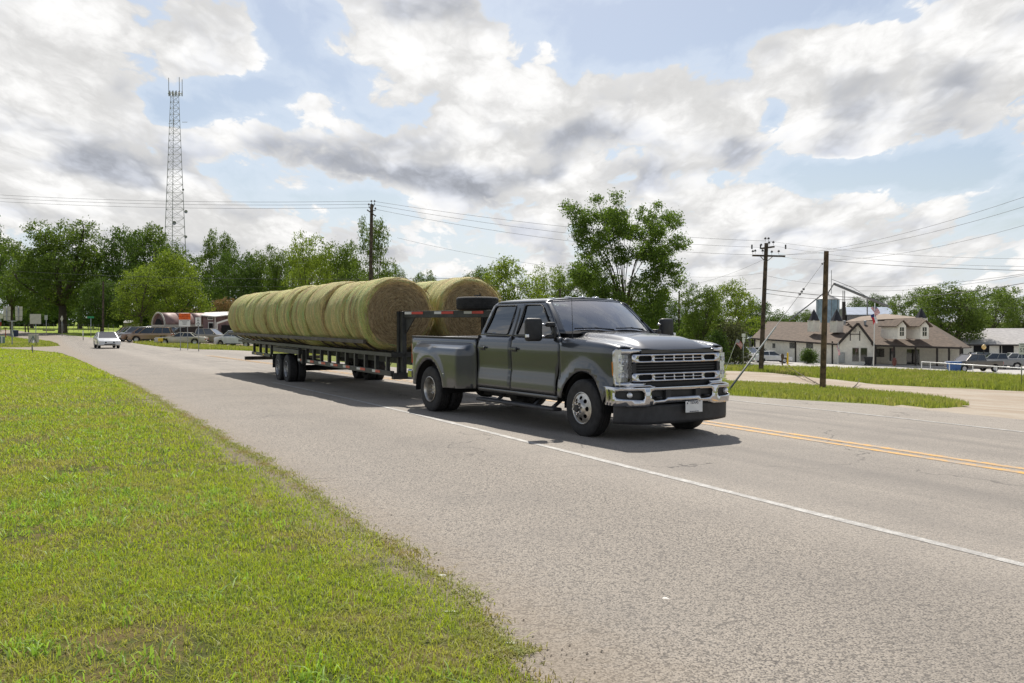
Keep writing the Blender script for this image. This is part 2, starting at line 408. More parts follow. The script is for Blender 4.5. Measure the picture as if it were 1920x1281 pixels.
def road_mat():
    m = bpy.data.materials.new('chip seal asphalt'); m.use_nodes = True; t = NT(m.node_tree)
    g = t.n('ShaderNodeTexCoord').outputs['Object']
    X, Y, Z = t.xyz(g)
    n = t.m('ADD', t.m('MULTIPLY', X, ct), t.m('MULTIPLY', Y, st)); s = t.m('ADD', t.m('MULTIPLY', X, -st), t.m('MULTIPLY', Y, ct))
    rd = t.comb(n, t.m('MULTIPLY', s, .12), 0.0)
    vo = t.n('ShaderNodeTexVoronoi', Vector=g, Scale=92.0, Randomness=1.0)
    vd, vc = vo.outputs['Distance'], vo.outputs['Color']
    chip = t.xyz(vc)[0]
    macro = t.noise(g, .55, 5, .6); streak = t.noise(rd, 1.6, 4, .6); fine = t.noise(g, 130, 3, .7); mid = t.noise(g, 7, 5, .7)
    # bare binder shows between the stones; more of it on the shoulder than in the driven lanes
    shoulder = t.ramp(n, 5.9, 4.4)
    vo2 = t.n('ShaderNodeTexVoronoi', Vector=t.vm('ADD', g, (3.1, 1.7, 0)).outputs[0], Scale=41.0, Randomness=1.0)
    pit = t.m('MULTIPLY', t.ramp(vo2.outputs['Distance'], .55, .85), t.m('ADD', .25, t.m('MULTIPLY', shoulder, .45)))
    gap = t.m('MULTIPLY', t.ramp(vd, .48, .80), t.m('ADD', .45, t.m('MULTIPLY', shoulder, .5)))
    stone = t.mix(chip, (.275, .236, .19), (.44, .385, .32))
    stone = t.mix(t.ramp(chip, .80, .95), stone, (.15, .135, .12))
    lane = t.mix(shoulder, (.345, .318, .288), (.33, .294, .25))
    base = t.mix(.72, lane, stone)
    base = t.mix(gap, base, (.055, .049, .044))
    base = t.mix(pit, base, (.075, .066, .057))
    base = t.mix(t.m('MULTIPLY', t.ramp(fine, .5, .72), .35), base, (.10, .09, .08))
    base = t.mix(t.m('MULTIPLY', t.ramp(macro, .40, .72), .30), base, (.15, .135, .12))
    # wheel paths polished darker, oil line in lane centres
    for c, wd, k in ((6.75, .35, .26), (8.35, .35, .26), (10.6, .4, .24), (12.2, .4, .24), (7.6, .25, .34), (11.4, .25, .3), (4.2, .5, .14)):
        d = t.m('ABSOLUTE', t.m('SUBTRACT', n, c)); base = t.mix(t.m('MULTIPLY', t.ramp(d, wd, wd*2.2, 1, 0), t.m('MULTIPLY', t.ramp(streak, .3, .6), k)), base, (.12, .11, .10))
    # grit washed to the lawn edge
    e = t.m('MULTIPLY', t.ramp(t.m('ADD', n, t.m('MULTIPLY', t.m('SUBTRACT', mid, .5), 1.0)), 3.0, 2.0), .55)
    base = t.mix(e, base, (.24, .19, .135))
    # cracks
    cr = t.n('ShaderNodeTexVoronoi', Vector=t.vm('ADD', g, t.vm('SCALE', t.n('ShaderNodeTexNoise', Vector=g, Scale=1.5, Detail=4).outputs['Color'], sc=1.2).outputs[0]).outputs[0], Scale=.16, _feature='DISTANCE_TO_EDGE')
    ck = t.m('MULTIPLY', t.ramp(cr.outputs[0], .0008, .0032, 1, 0), t.ramp(macro, .44, .56))
    base = t.mix(t.m('MULTIPLY', ck, .75), base, (.05, .045, .04))
    h = t.m('ADD', t.m('MULTIPLY', vd, -1.0), t.m('MULTIPLY', fine, .5))
    bn = t.n('ShaderNodeBump', Strength=.55, Distance=.006, Height=h)
    p = t.n('ShaderNodeBsdfPrincipled', Base__Color=base, Roughness=.82, Normal=bn.outputs[0]); p.inputs['Specular IOR Level'].default_value = .35
    t.n('ShaderNodeOutputMaterial', Surface=p.outputs[0]); return m
road = sheet('road', paved, .03, .9, road_mat())

def dirt_mat(name, c1, c2, c3, sc=1.0):
    m = bpy.data.materials.new(name); m.use_nodes = True; t = NT(m.node_tree)
    g = t.n('ShaderNodeTexCoord').outputs['Object']
    a = t.noise(g, .25*sc, 6, .6); b = t.noise(g, 2.2*sc, 6, .7); c = t.noise(g, 30*sc, 4, .75)
    col = t.mix(t.ramp(a, .35, .65), c1, c2); col = t.mix(t.m('MULTIPLY', t.ramp(b, .5, .7), .6), col, c3)
    col = t.mix(t.m('MULTIPLY', t.ramp(c, .5, .75), .4), col, tuple(x*.5 for x in c3))
    bn = t.n('ShaderNodeBump', Strength=.5, Distance=.03, Height=c)
    p = t.n('ShaderNodeBsdfPrincipled', Base__Color=col, Roughness=.95, Normal=bn.outputs[0])
    t.n('ShaderNodeOutputMaterial', Surface=p.outputs[0]); return m
M_gravel = dirt_mat('pale gravel', (.33, .26, .19), (.40, .345, .275), (.25, .19, .13))
M_conc = dirt_mat('old concrete', (.42, .40, .37), (.50, .47, .43), (.34, .31, .28))
grav = px((1361, 696), (1400, 697), (1450, 700), (1521, 708), (1580, 714), (1642, 721.5), (1740, 726.5), (1830, 730.5), (1925, 735), (2060, 741)) + \
       px((2100, 800), (1930, 790), (1850, 782), (1760, 773.5), (1710, 769), (1672, 763.5)) + \
       px((1690, 761), (1720, 764.5), (1740, 767.5), (1790, 765), (1818, 760.5), (1800, 755), (1760, 746), (1702, 739), (1630, 733), (1551, 725.5), (1480, 721), (1400, 717.5), (1361, 715))
gravel_lot = sheet('gravel_lot', wiggle(grav + grav[:1], .12, 1.5, 5)[:-1], .018, 1.0, M_gravel)
lot = px((1290, 680), (1361, 688), (1430, 688.5), (1500, 690.5), (1560, 691.5), (1640, 693.6), (1715, 696.5), (1800, 700.5), (1920, 707.5), (2000, 712), (2300, 735))
lot = lot + [(175, 120), (120, 190), (20, 190)]
parking = sheet('parking_lot', lot, .022, 2.0, M_conc)
lot2 = px((205, 636.5), (248, 642.8), (285, 642.3), (330, 644), (400, 650), (474, 652.5), (560, 657), (700, 664), (760, 668))
lot2 = lot2 + [tuple(sn(36, 20)), tuple(sn(80, 45)), tuple(sn(150, 50))] + px((190, 631.5),)
sheet('dirt_lot', lot2, .02, 1.5, M_gravel)

# --- painted lines
def line_mat(name, col, wear):
    m = bpy.data.materials.new(name); m.use_nodes = True; t = NT(m.node_tree)
    g = t.n('ShaderNodeTexCoord').outputs['Object']
    a = t.noise(g, 5, 6, .75); b = t.noise(g, 60, 4, .7)
    k = t.ramp(t.m('ADD', t.m('MULTIPLY', a, .6), t.m('MULTIPLY', b, .4)), wear - .07, wear + .07)
    p = t.n('ShaderNodeBsdfPrincipled', Base__Color=t.mix(t.m('MULTIPLY', k, .9), col, (.26, .245, .225)), Roughness=.7)
    t.n('ShaderNodeOutputMaterial', Surface=p.outputs[0]); return m
M_wl = line_mat('worn white road paint', (.50, .485, .45), .475); M_yl = line_mat('worn yellow road paint', (.62, .32, .04), .50)
def stripe(name, n0, n1, s0, s1, m):
    ss_ = np.arange(s0, s1, .7); mb = MB(); vs = []; r = random.Random(int(n0*100))
    for s in ss_:
        for n in (n0 + r.gauss(0, .006), n1 + r.gauss(0, .006)): x, y = sn(s, n); vs.append((x, y, float(zg(x, y)) + min(.03, .003 + .0008*max(y, 0)) + .0015 + .0002*max(y, 0)))
    mb.add(vs, [(2*i, 2*i+2, 2*i+3, 2*i+1) for i in range(len(ss_)-1)])
    o = mb.build(name, m, recalc=False)
    if o.data.polygons[0].normal.z < 0: o.data.flip_normals()
    return struct(o)
stripe('edge_line_marking', 5.78, 5.875, -10, 27, M_wl)
stripe('centre_line_marking', 9.30, 9.42, -10, 62, M_yl)
stripe('centre_line_marking', 9.56, 9.68, -10, 62, M_yl)
stripe('edge_line_marking', 13.05, 13.15, -10, 30, M_wl)

# --- grass blades and weeds
def leafmat(name, c1, c2, trans=.35, rough=.6, c3=None, nsc=.5):
    m = bpy.data.materials.new(name); m.use_nodes = True; t = NT(m.node_tree)
    rp = t.n('ShaderNodeNewGeometry').outputs['Random Per Island']; g = t.n('ShaderNodeTexCoord').outputs['Object']
    col = t.mix(rp, c1, c2)
    if c3: col = t.mix(t.ramp(t.noise(g, nsc, 4, .6), .45, .65), col, c3)
    p = t.n('ShaderNodeBsdfPrincipled', Base__Color=col, Roughness=rough); p.inputs['Specular IOR Level'].default_value = .35
    tr = t.n('ShaderNodeBsdfTranslucent', Color=t.mix(.35, col, (c2[0]*1.5, c2[1]*1.6, c2[2]*.6)))
    mx = t.n('ShaderNodeMixShader', i0=trans, i1=p.outputs[0], i2=tr.outputs[0])
    t.n('ShaderNodeOutputMaterial', Surface=mx.outputs[0]); return m
M_blade = leafmat('lawn grass', (.13, .23, .012), (.44, .50, .04), .45, .55, (.36, .32, .09), .8)
M_weed = leafmat('tall weeds', (.14, .18, .03), (.30, .33, .06), .4, .6, (.36, .31, .11), .3)
M_broad = leafmat('broad blade weeds', (.13, .25, .03), (.34, .50, .08), .45, .55)
def blades(name, pts, h, wd, m, lean=.5, curve=.5):
    n = len(pts); X = pts[:, 0]; Y = pts[:, 1]; Z = zg(X, Y)
    a = rng.uniform(0, 2*pi, n); hh = h * rng.uniform(.55, 1.35, n); ww = wd * rng.uniform(.7, 1.3, n)
    la = rng.uniform(0, 2*pi, n); ll = np.abs(rng.normal(0, lean, n))
    dxv, dyv = np.cos(la)*ll, np.sin(la)*ll
    ax, ay = np.cos(a)*ww/2, np.sin(a)*ww/2
    v = np.zeros((n, 5, 3))
    v[:, 0] = np.c_[X-ax, Y-ay, Z]; v[:, 1] = np.c_[X+ax, Y+ay, Z]
    mx_, my = X + dxv*hh*.4, Y + dyv*hh*.4; mz = Z + hh*.62
    v[:, 2] = np.c_[mx_+ax*.8, my+ay*.8, mz]; v[:, 3] = np.c_[mx_-ax*.8, my-ay*.8, mz]
    v[:, 4] = np.c_[X + dxv*hh*(.9+curve*.3), Y + dyv*hh*(.9+curve*.3), Z + hh*(1 - np.minimum(ll, 1.2)*.35)]
    me = bpy.data.meshes.new(name); me.vertices.add(n*5); me.vertices.foreach_set('co', v.ravel())
    base = (np.arange(n)*5)[:, None]
    li = (base + np.array([0, 1, 2, 3, 3, 2, 4])).ravel()
    me.loops.add(n*7); me.loops.foreach_set('vertex_index', li.astype(np.int32))
    me.polygons.add(n*2); st_ = (np.arange(n)*7)[:, None] + np.array([0, 4]); me.polygons.foreach_set('loop_start', st_.ravel().astype(np.int32))
    me.polygons.foreach_set('loop_total', np.tile([4, 3], n).astype(np.int32)); me.update(calc_edges=True)
    me.materials.append(m); o = bpy.data.objects.new(name, me); C.objects.link(o); return o
def inview(X, Y, pad=.18): return (Y > 2.5) & (np.abs(X) < Y*(960/FP + pad) + .6)
lawn_poly = n_edge + corner + [(-200, 60), (-200, -40), (-20, -40)]
pv = n_edge + corner + lane_top[:1]
def scatter(x0, x1, y0, y1, dens_, mask):
    n = int((x1-x0)*(y1-y0)*dens_); X = rng.uniform(x0, x1, n); Y = rng.uniform(y0, y1, n)
    k = inview(X, Y) & mask(X, Y); return np.c_[X[k], Y[k]]
lawn = lambda X, Y: inpoly(X, Y, lawn_poly)
def patch(X, Y, f, seed):   # cheap smooth noise for patchiness
    r = np.random.default_rng(seed); o = 0
    for i in range(6):
        a = r.uniform(0, 2*pi); k = f*r.uniform(.5, 2.2); o = o + np.sin((X*np.cos(a)+Y*np.sin(a))*k + r.uniform(0, 6))
    return o/6
def lawnm(X, Y):
    k = lawn(X, Y); n = X*ct + Y*st
    p = np.clip((2.1 - n)*5 + .55 + patch(X, Y, 5, 2)*.8, .15, 1)
    p = p*np.where(patch(X, Y, 1.3, 21) + .5*patch(X, Y, 5, 22) > .42, .35, 1)     # thin, browned spots in the turf
    return k & (rng.random(len(X)) < p)
G1 = [scatter(-6, 1.5, 3.2, 6.5, 5200, lawnm), scatter(-7.5, 1.2, 6.5, 10, 2600, lawnm), scatter(-11, 0, 10, 16, 1100, lawnm),
      scatter(-18, -2, 16, 27, 420, lawnm), scatter(-34, -6, 27, 52, 150, lawnm), scatter(-62, -18, 52, 90, 40, lawnm)]
hs = [(.038, .0042), (.04, .0055), (.045, .008), (.055, .013), (.07, .028), (.08, .06)]
lo = [blades('lawn_grass', g_, h_, w_, M_blade, 1.15) for g_, (h_, w_) in zip(G1, hs)]
def joinm(objs, name):
    me = bpy.data.meshes.new(name)
    co_ = []; li = []; ls = []; lt = []; vo = 0; lo_ = 0
    for o in objs:
        m_ = o.data; a = np.empty(len(m_.vertices)*3); m_.vertices.foreach_get('co', a); co_.append(a)
        b = np.empty(len(m_.loops), np.int32); m_.loops.foreach_get('vertex_index', b); li.append(b + vo)
        c = np.empty(len(m_.polygons), np.int32); m_.polygons.foreach_get('loop_start', c); ls.append(c + lo_)
        d = np.empty(len(m_.polygons), np.int32); m_.polygons.foreach_get('loop_total', d); lt.append(d)
        vo += len(m_.vertices); lo_ += len(m_.loops)
    co_ = np.concatenate(co_); li = np.concatenate(li); ls = np.concatenate(ls); lt = np.concatenate(lt)
    me.vertices.add(len(co_)//3); me.vertices.foreach_set('co', co_); me.loops.add(len(li)); me.loops.foreach_set('vertex_index', li)
    me.polygons.add(len(ls)); me.polygons.foreach_set('loop_start', ls); me.polygons.foreach_set('loop_total', lt); me.update(calc_edges=True)
    me.materials.append(objs[0].data.materials[0]); r = bpy.data.objects.new(name, me); C.objects.link(r)
    for o in objs: bpy.data.objects.remove(o)
    return r
tag(joinm(lo, 'lawn_grass'), 'sunlit mown lawn grass sloping along the near edge of the road', 'grass', kind='stuff')
# broad-bladed tufts in the lawn, bottom left
cs = scatter(-4.5, .6, 3.2, 9, 34, lambda X, Y: lawn(X, Y) & (X*ct+Y*st < 1.7)); cs = cs[patch(cs[:, 0], cs[:, 1], 1.6, 8) + rng.normal(0, .12, len(cs)) > -.05]
tf = np.concatenate([c + rng.normal(0, .045, (11, 2)) for c in cs])
cs2 = scatter(-9, -1, 9, 19, 8, lambda X, Y: lawn(X, Y) & (X*ct+Y*st < 1.5))
tf2 = np.concatenate([c + rng.normal(0, .07, (9, 2)) for c in cs2])
tag(joinm([blades('grass_tufts', tf, .068, .0095, M_broad, 1.15), blades('x', tf2, .07, .013, M_broad, 1.1)], 'grass_tufts'), 'darker broad bladed grass tufts scattered through the near lawn', 'grass', kind='stuff')
# drier yellow grass creeping over the pavement edge
M_dry = leafmat('dry edge grass', (.15, .20, .025), (.38, .37, .10), .35, .6, (.32, .23, .09), 1.5)
ep = np.array([p for p in n_edge if 2 < p[1] < 30]); ei = rng.integers(0, len(ep)-1, 26000); tt_ = rng.random(26000)[:, None]
ee = ep[ei]*(1-tt_) + ep[ei+1]*tt_; wv = patch(ee[:, 0], ee[:, 1], 6, 12); q_ = rng.normal(-.02, .07, 26000) + wv*.10
ee = ee + q_[:, None]*np.array([ct, st]); ee = ee[(rng.random(len(ee)) < np.clip(12/ee[:, 1], 0, 1)) & (wv > -.6)]
tag(blades('edge_grass', ee, .026, .006, M_dry, 1.7), 'yellowing grass creeping over the near edge of the asphalt', 'grass', kind='stuff')
# verges beyond the road
polyA = px((1350, 741), (1500, 750), (1642, 758), (1672, 763), (1690, 761), (1740, 767), (1790, 765), (1818, 760.5), (1800, 755), (1760, 746), (1702, 739), (1630, 733), (1551, 725.5), (1480, 721), (1400, 717.5), (1300, 713))
polyB = px((1300, 690), (1361, 695.5), (1400, 696.5), (1450, 699.5), (1521, 707.5), (1580, 713.5), (1642, 721), (1740, 726), (1830, 730), (1925, 734.5), (2060, 740), (2060, 715), (1920, 707.5), (1800, 700.5), (1715, 696.5), (1640, 693.6), (1560, 691.5), (1500, 690.5), (1430, 688.5), (1361, 688))
def polyscatter(poly, dn, dens2=None):
    xs_ = [p[0] for p in poly]; ys_ = [p[1] for p in poly]
    n = int((max(xs_)-min(xs_))*(max(ys_)-min(ys_))*dn); X = rng.uniform(min(xs_), max(xs_), n); Y = rng.uniform(min(ys_), max(ys_), n)
    k = inpoly(X, Y, poly) & inview(X, Y, .1); return np.c_[X[k], Y[k]]
polyC = px((248, 643.5), (302, 651), (375, 656), (474, 659), (560, 664), (700, 672), (790, 685), (790, 668), (700, 664), (474, 652.5), (400, 650), (330, 644), (285, 642.3))
polyD = px((-10, 652), (37, 651.7), (90, 650.3), (113, 649.2), (108, 645), (96, 641), (77, 638), (45, 635.2), (12, 630.5), (-10, 630))
a_ = polyscatter(polyA, 95); b_ = polyscatter(polyB, 38); b_ = b_[patch(b_[:, 0], b_[:, 1], .5, 4) > -.5]; c_ = polyscatter(polyC, 40); d_ = polyscatter(polyD, 14)
vg = [blades('v', a_, .16, .022, M_weed, .5), blades('v', b_, .34, .05, M_weed, .4), blades('v', c_, .30, .045, M_weed, .4), blades('v', d_, .14, .07, M_weed, .4)]
tag(joinm(vg, 'verge_grass'), 'rough unmown grass on the strips and island beyond the road', 'grass', kind='stuff')
# crumbs of gravel thrown to the lawn edge
mb = MB()
for i in range(900):
    s_ = random.uniform(2.5, 16); n_ = 2.05 + random.gauss(0, .16); x, y = sn(s_, n_)
    r_ = random.uniform(.004, .011); zz = float(zg(x, y)) + .006
    mb.add([(x+r_, y, zz), (x-r_*.6, y+r_*.8, zz), (x-r_*.5, y-r_*.8, zz), (x, y, zz+r_*.8)], [(0, 1, 3), (1, 2, 3), (2, 0, 3), (2, 1, 0)])
tag(mb.build('gravel_crumbs', M_gravel), 'loose stone chips along the lawn edge of the road', 'gravel', kind='stuff')
# ============================================================ the grey crew cab pickup
M_paint = mat('carbonized grey paint', (.040, .042, .046), .32, .55, .10, 3, coat=.9, spec=.5)
M_pdirt = None
def paint_mat():
    m = bpy.data.materials.new('dusty grey truck paint'); m.use_nodes = True; t = NT(m.node_tree)
    g = t.n('ShaderNodeTexCoord').outputs['Object']; X, Y, Z = t.xyz(g)
    a = t.noise(g, 3, 6, .65)
    low = t.m('MULTIPLY', t.ramp(t.m('ADD', Z, t.m('MULTIPLY', t.m('SUBTRACT', a, .5), .35)), .85, .45), .5)     # road film low on the sides
    b = t.n('ShaderNodeBsdfPrincipled', Base__Color=t.mix(low, (.044, .050, .060), (.13, .118, .10)), Metallic=t.m('SUBTRACT', .5, t.m('MULTIPLY', low, .5)), Roughness=t.m('ADD', .30, t.m('MULTIPLY', low, .5)))
    b.inputs['Coat Weight'].default_value = .8; b.inputs['Coat Roughness'].default_value = .05
    t.n('ShaderNodeOutputMaterial', Surface=b.outputs[0]); return m
M_paint = paint_mat()
M_black = mat('black plastic', (.018, .018, .019), .55, 0, .2)
M_trim = mat('grey black plastic', (.03, .03, .032), .6, 0, .2)
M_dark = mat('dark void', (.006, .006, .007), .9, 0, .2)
M_chrome = mat('chrome', (.56, .56, .58), .10, 1.0, .06); M_satin = mat('satin chrome', (.62, .62, .63), .28, 1.0, .02)
M_tyre = mat('tyre rubber', (.022, .021, .021), .8, 0, .25, 14)
M_alu = mat('dusty wheel aluminium', (.56, .53, .48), .34, .9, .18, 9)
M_steel = mat('bright steel', (.6, .6, .62), .25, 1, .1)
M_amber = mat('amber lens', (.75, .20, .015), .2, 0, .1, coat=1)
M_red = mat('red lens', (.45, .012, .012), .15, 0, .1, coat=1)
M_wl_lens = mat('clear lens', (.80, .81, .84), .22, .45, .12, 22, coat=1)
M_white = mat('white paint', (.78, .78, .76), .35, 0, .04)
M_under = mat('chassis steel', (.02, .019, .018), .75, .2, .3)
def glass_mat(name, tint, refl_rough=.02, base=0.0):
    m = bpy.data.materials.new(name); m.use_nodes = True; t = NT(m.node_tree)
    tr = t.n('ShaderNodeBsdfTransparent', Color=tint + (1,)); gl = t.n('ShaderNodeBsdfGlossy', Color=(1, 1, 1, 1), Roughness=refl_rough)
    fr = t.n('ShaderNodeFresnel', IOR=1.52)
    mx = t.n('ShaderNodeMixShader', i0=t.m('ADD', t.m('MULTIPLY', fr.outputs[0], 1.2), base, clamp=True), i1=tr.outputs[0], i2=gl.outputs[0])
    t.n('ShaderNodeOutputMaterial', Surface=mx.outputs[0]); return m
M_ws = glass_mat('windscreen glass', (.60, .72, .76), base=.28); M_lens = glass_mat('lens cover', (.95, .97, .98)); M_sg = glass_mat('privacy glass', (.06, .065, .07), base=.05)

TX, TY, TYAW = 1.85, 13.65, R(-58.5)
truck = thing('pickup_truck', 'dark grey dual rear wheel crew cab pickup with chrome grille towing the bale trailer', 'pickup', (TX, TY, 0), TYAW)
WZ = [.45, .50, .56, .70, .79, .86, 1.0, 1.2, 1.28, 1.34, 1.39, 1.42]
WY = [.975, .99, 1.00, .998, .985, .972, .980, .990, .985, .965, .945, .925]
def hw(x, z):
    y = itp(z, WZ, WY)
    if x > .35: y -= .05*((x-.35)/.5)**2
    d = math.hypot(x, z-.42)                       # front wheel arch lip
    y += .045*max(0, 1-abs(d-.52)/.16)**1.0 if abs(x) < .75 and z > .4 else 0
    return y
def side(sgn): return lambda x, z: (x, sgn*hw(x, z), z)
def arch(cx, cz, r, z0, n=18, flip=False, rx=None):
    rx = rx or r
    a0 = math.asin((z0-cz)/r); pts = [(cx + rx*cos(a), cz + r*sin(a)) for a in lin(a0, pi-a0, n)]
    return pts[::-1] if flip else pts
def ztop(x): return itp(x, [-1.0, -.6, 0, .4, .62, .74, .82, .88], [1.405, 1.395, 1.372, 1.345, 1.32, 1.295, 1.268, 1.235])
def bonus(x): return itp(x, [-1.0, 0, .35, .6, .78, .88], [.095, .095, .085, .06, .02, 0])
def body(name, mb, m=None, parent=truck, solid=.014, **k): return mb.build(name, m or M_paint, parent, smooth=True, solid=solid, angle=38, **k)
def mirror_part(fn):
    return [fn(s) for s in (-1, 1)]
# fenders (front): side face plus rounded shoulder up to the bonnet line; t runs up the side and over
def fend(sgn):
    def f(x, t):
        if t <= 1.24: return (x, sgn*hw(x, t), t)
        zt = ztop(x); k = (t-1.24)/.30; w0 = hw(x, 1.24)
        if k <= .62:
            a = k/.62*pi/2; return (x, sgn*(w0 - .10*(1-cos(a))), 1.24 + (zt-1.24)*sin(a))
        return (x, sgn*(w0 - .10 - .13*(k-.62)/.38), zt - .012*(k-.62)/.38)
    return f
for sgn in (-1, 1):
    ol = [(-.66, .52), (-.55, .52)] + arch(0, .42, .505, .52, flip=True)[0:] + [(.60, .74), (.70, .76), (.70, 1.24), (.74, 1.30), (.76, 1.54), (-.64, 1.54), (-.62, 1.30), (-.60, 1.2)]
    body('front_fender', panel(ol, fend(sgn), .07))
    # wheel well liner and arch lip
    mb = MB(); mb.lathe([(.50, sgn*.97), (.50, sgn*.45)], 24, (0, 0, .42), 'Y', -.1, pi+.1); mb.build('wheel_well', M_dark, truck)
# bonnet
def hood(x, y):
    k = abs(y)/.80; b = bonus(x)
    c = 1 - .32*k**2 - .68*ss(k, .62, .80)
    return (x, y, ztop(x) - .012 + b*c - (.03*ss(k, .9, 1.02)))
HX = lin(-.80, .60, 18) + [.66, .71, .76, .80, .835, .862, .878]
mb = grid(lambda x, y: hood(x - .10*(abs(y)/.8)**2*ss(x, .3, .88), y), HX, lin(-.80, .80, 36)); body('hood', mb)
mb = MB(); mb.add([(.87, -.66, 1.245), (.87, .66, 1.245), (.865, .66, 1.20), (.865, -.66, 1.20)], [(0, 1, 2, 3)]); mb.box((.80, 0, 1.225), (.10, 1.36, .035)); body('hood_nose', mb, M_paint, solid=0, bevel=.01)
# cab: rocker, doors, upper frames, roof
for sgn in (-1, 1):
    f = side(sgn)
    body('rocker_panel', panel([(-3.03, .47), (-.66, .47), (-.66, .53), (-3.03, .53)], f, .08))
    dl = [[(-1.965, .545), (-.70, .545), (-.70, .75), (-.625, 1.05), (-.612, 1.40), (-1.965, 1.40)],
          [(-3.03, .545), (-1.985, .545), (-1.985, 1.40), (-3.03, 1.40)]]
    for k, ol in enumerate(dl):
        d = body('door', panel(ol, f, .09))
        hx = -1.86 if k == 0 else -2.86
        hb = MB(); hb.box((hx, sgn*1.018, 1.20), (.21, .03, .034)); hb.box((hx-.095, sgn*1.0, 1.20), (.02, .04, .03)); hb.box((hx+.095, sgn*1.0, 1.20), (.02, .04, .03)); hb.build('door_handle', M_paint, d, bevel=.008)
        hb = MB(); hb.box((hx, sgn*.992, 1.19), (.15, .012, .075)); hb.build('handle_recess', M_black, d, bevel=.005)
    def up(x, z, s_=sgn):
        k = (z-1.40)/.53; y = .938 - .175*k - .012*math.sin(pi*min(1, max(0, k)))
        if z > 1.90: y -= .06*((z-1.90)/.065)**2
        return (x, s_*y, z)
    frame = [(-3.03, 1.40), (-3.015, 1.50), (-2.93, 1.75), (-2.865, 1.88), (-2.79, 1.945), (-2.6, 1.962), (-1.55, 1.965), (-1.36, 1.958), (-1.25, 1.925), (-.70, 1.44), (-.66, 1.40)]
    w1 = [(-2.92, 1.455), (-2.905, 1.435), (-2.20, 1.42), (-2.16, 1.44), (-2.12, 1.87), (-2.15, 1.89), (-2.74, 1.885), (-2.79, 1.85)]
    w2 = [(-1.90, 1.44), (-1.87, 1.42), (-1.02, 1.42), (-.93, 1.435), (-.90, 1.47), (-1.36, 1.87), (-1.43, 1.892), (-1.83, 1.892), (-1.86, 1.87)]
    body('cab_frame', panel(frame, up, .06, [w1, w2]), solid=.02)
    upi = lambda x, z, s_=sgn: (up(x, z)[0], up(x, z)[1] - s_*.014, z)
    gm = lambda w_: [(sum(p[0] for p in w_)/len(w_) + (q[0]-sum(p[0] for p in w_)/len(w_))*1.03, sum(p[1] for p in w_)/len(w_) + (q[1]-sum(p[1] for p in w_)/len(w_))*1.05) for q in w_]
    for w_ in (w1, w2): panel(gm(w_), upi, .1).build('side_window', M_sg, truck, smooth=True)
    for w_ in (w1, w2):
        mb = MB(); pts = [Vector(up(*p)) + Vector((0, sgn*.002, 0)) for p in w_] ; mb.tube(pts + pts[:1], .009, 6); mb.build('window_seal', M_black, truck, smooth=True)
    mb = MB(); mb.tube([(-2.07, sgn*.93, 1.41), (-2.03, sgn*.80, 1.84)], .001, 4)
    mb = panel([(-2.02, 1.405), (-1.96, 1.405), (-1.99, 1.935), (-2.02, 1.935)], lambda x, z: (up(x, z)[0], up(x, z)[1] + sgn*.002, z), .1); mb.build('pillar_trim', M_black, truck)
    # cut line shadows between the panels
    MB().box((-1.975, sgn*.955, .97), (.03, .02, .86)).build('shut_gap', M_dark, truck); MB().box((-3.05, sgn*.90, .95), (.05, .12, .90)).build('shut_gap', M_dark, truck)
def roof(x, y):
    k = min(1, abs(y)/.74); return (x, y, 1.962 + .052*(1-k**2) - .03*ss(x, -1.42, -1.22)*(1-.3*k) - .04*ss(-x, 2.70, 2.86) - .02*ss(abs(y), .70, .76))
body('roof', grid(roof, lin(-2.86, -1.30, 24), lin(-.755, .755, 24)))
def wsf(a, t, off=0):     # a: -1..1 across, t: 0 bottom..1 top
    yb, yt = .855, .715; y = a*(yb + (yt-yb)*t); xb, xt = -.52 - .24*a*a, -1.22 - .10*a*a
    x = xb + (xt-xb)*t; z = 1.465 + (1.972-.028*a*a-1.465)*t + .03*math.sin(pi*t)
    return (x + off*.7, y, z + off*.7)
A = lin(-.93, .93, 20)
grid(lambda a, t: wsf(a, t), A, lin(.02, .965, 10)).build('windscreen', M_ws, truck, smooth=True)
mb = MB()
for s_ in (-1, 1): grid(lambda a, t, s_=s_: wsf(s_*a, t, .004), [.92, .96, 1.0, 1.06], lin(-.02, 1.0, 10), mb)
grid(lambda a, t: wsf(a, t, .004), lin(-1.05, 1.05, 24), [.955, .985, 1.0], mb)
body('windscreen_frame', mb)
grid(lambda a, t: wsf(a, t, .005), lin(-.93, .93, 20), [-.03, .0, .03]).build('cowl', M_black, truck, smooth=True)
# interior seen through the glass
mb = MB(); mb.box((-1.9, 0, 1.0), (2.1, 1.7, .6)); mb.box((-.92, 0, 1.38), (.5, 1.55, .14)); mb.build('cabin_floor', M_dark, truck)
for y_ in (-.42, .42):
    for x_ in (-1.75, -2.6):
        mb = MB(); mb.box((x_, y_, 1.38), (.16, .5, .58), ry=.14); mb.box((x_+.05, y_, 1.74), (.1, .26, .17), ry=.14); mb.build('seat', M_black, truck, bevel=.04)
mb = MB(); mb.lathe([(.19+.016*cos(a), .016*sin(a)) for a in lin(0, 2*pi, 8)], 24, (0, 0, 0), 'X'); sw = mb.build('steering_wheel', M_black, truck, smooth=True); sw.location = (-1.16, .42, 1.44); sw.rotation_euler = (0, .5, 0)
# rear wall of the cab with its window
mb = MB(); mb.add([(-3.03, -.93, .6), (-3.03, .93, .6), (-3.03, .92, 1.42), (-2.84, .74, 1.90), (-2.84, -.74, 1.90), (-3.03, -.92, 1.42)], [(0, 1, 2, 5), (5, 2, 3, 4)]); body('cab_rear_wall', mb, solid=0)
mb = MB(); mb.add([(-3.02, -.66, 1.50), (-3.02, .66, 1.50), (-2.885, .6, 1.84), (-2.885, -.6, 1.84)], [(0, 1, 2, 3)]); mb.build('rear_window', M_sg, truck, solid=.006)
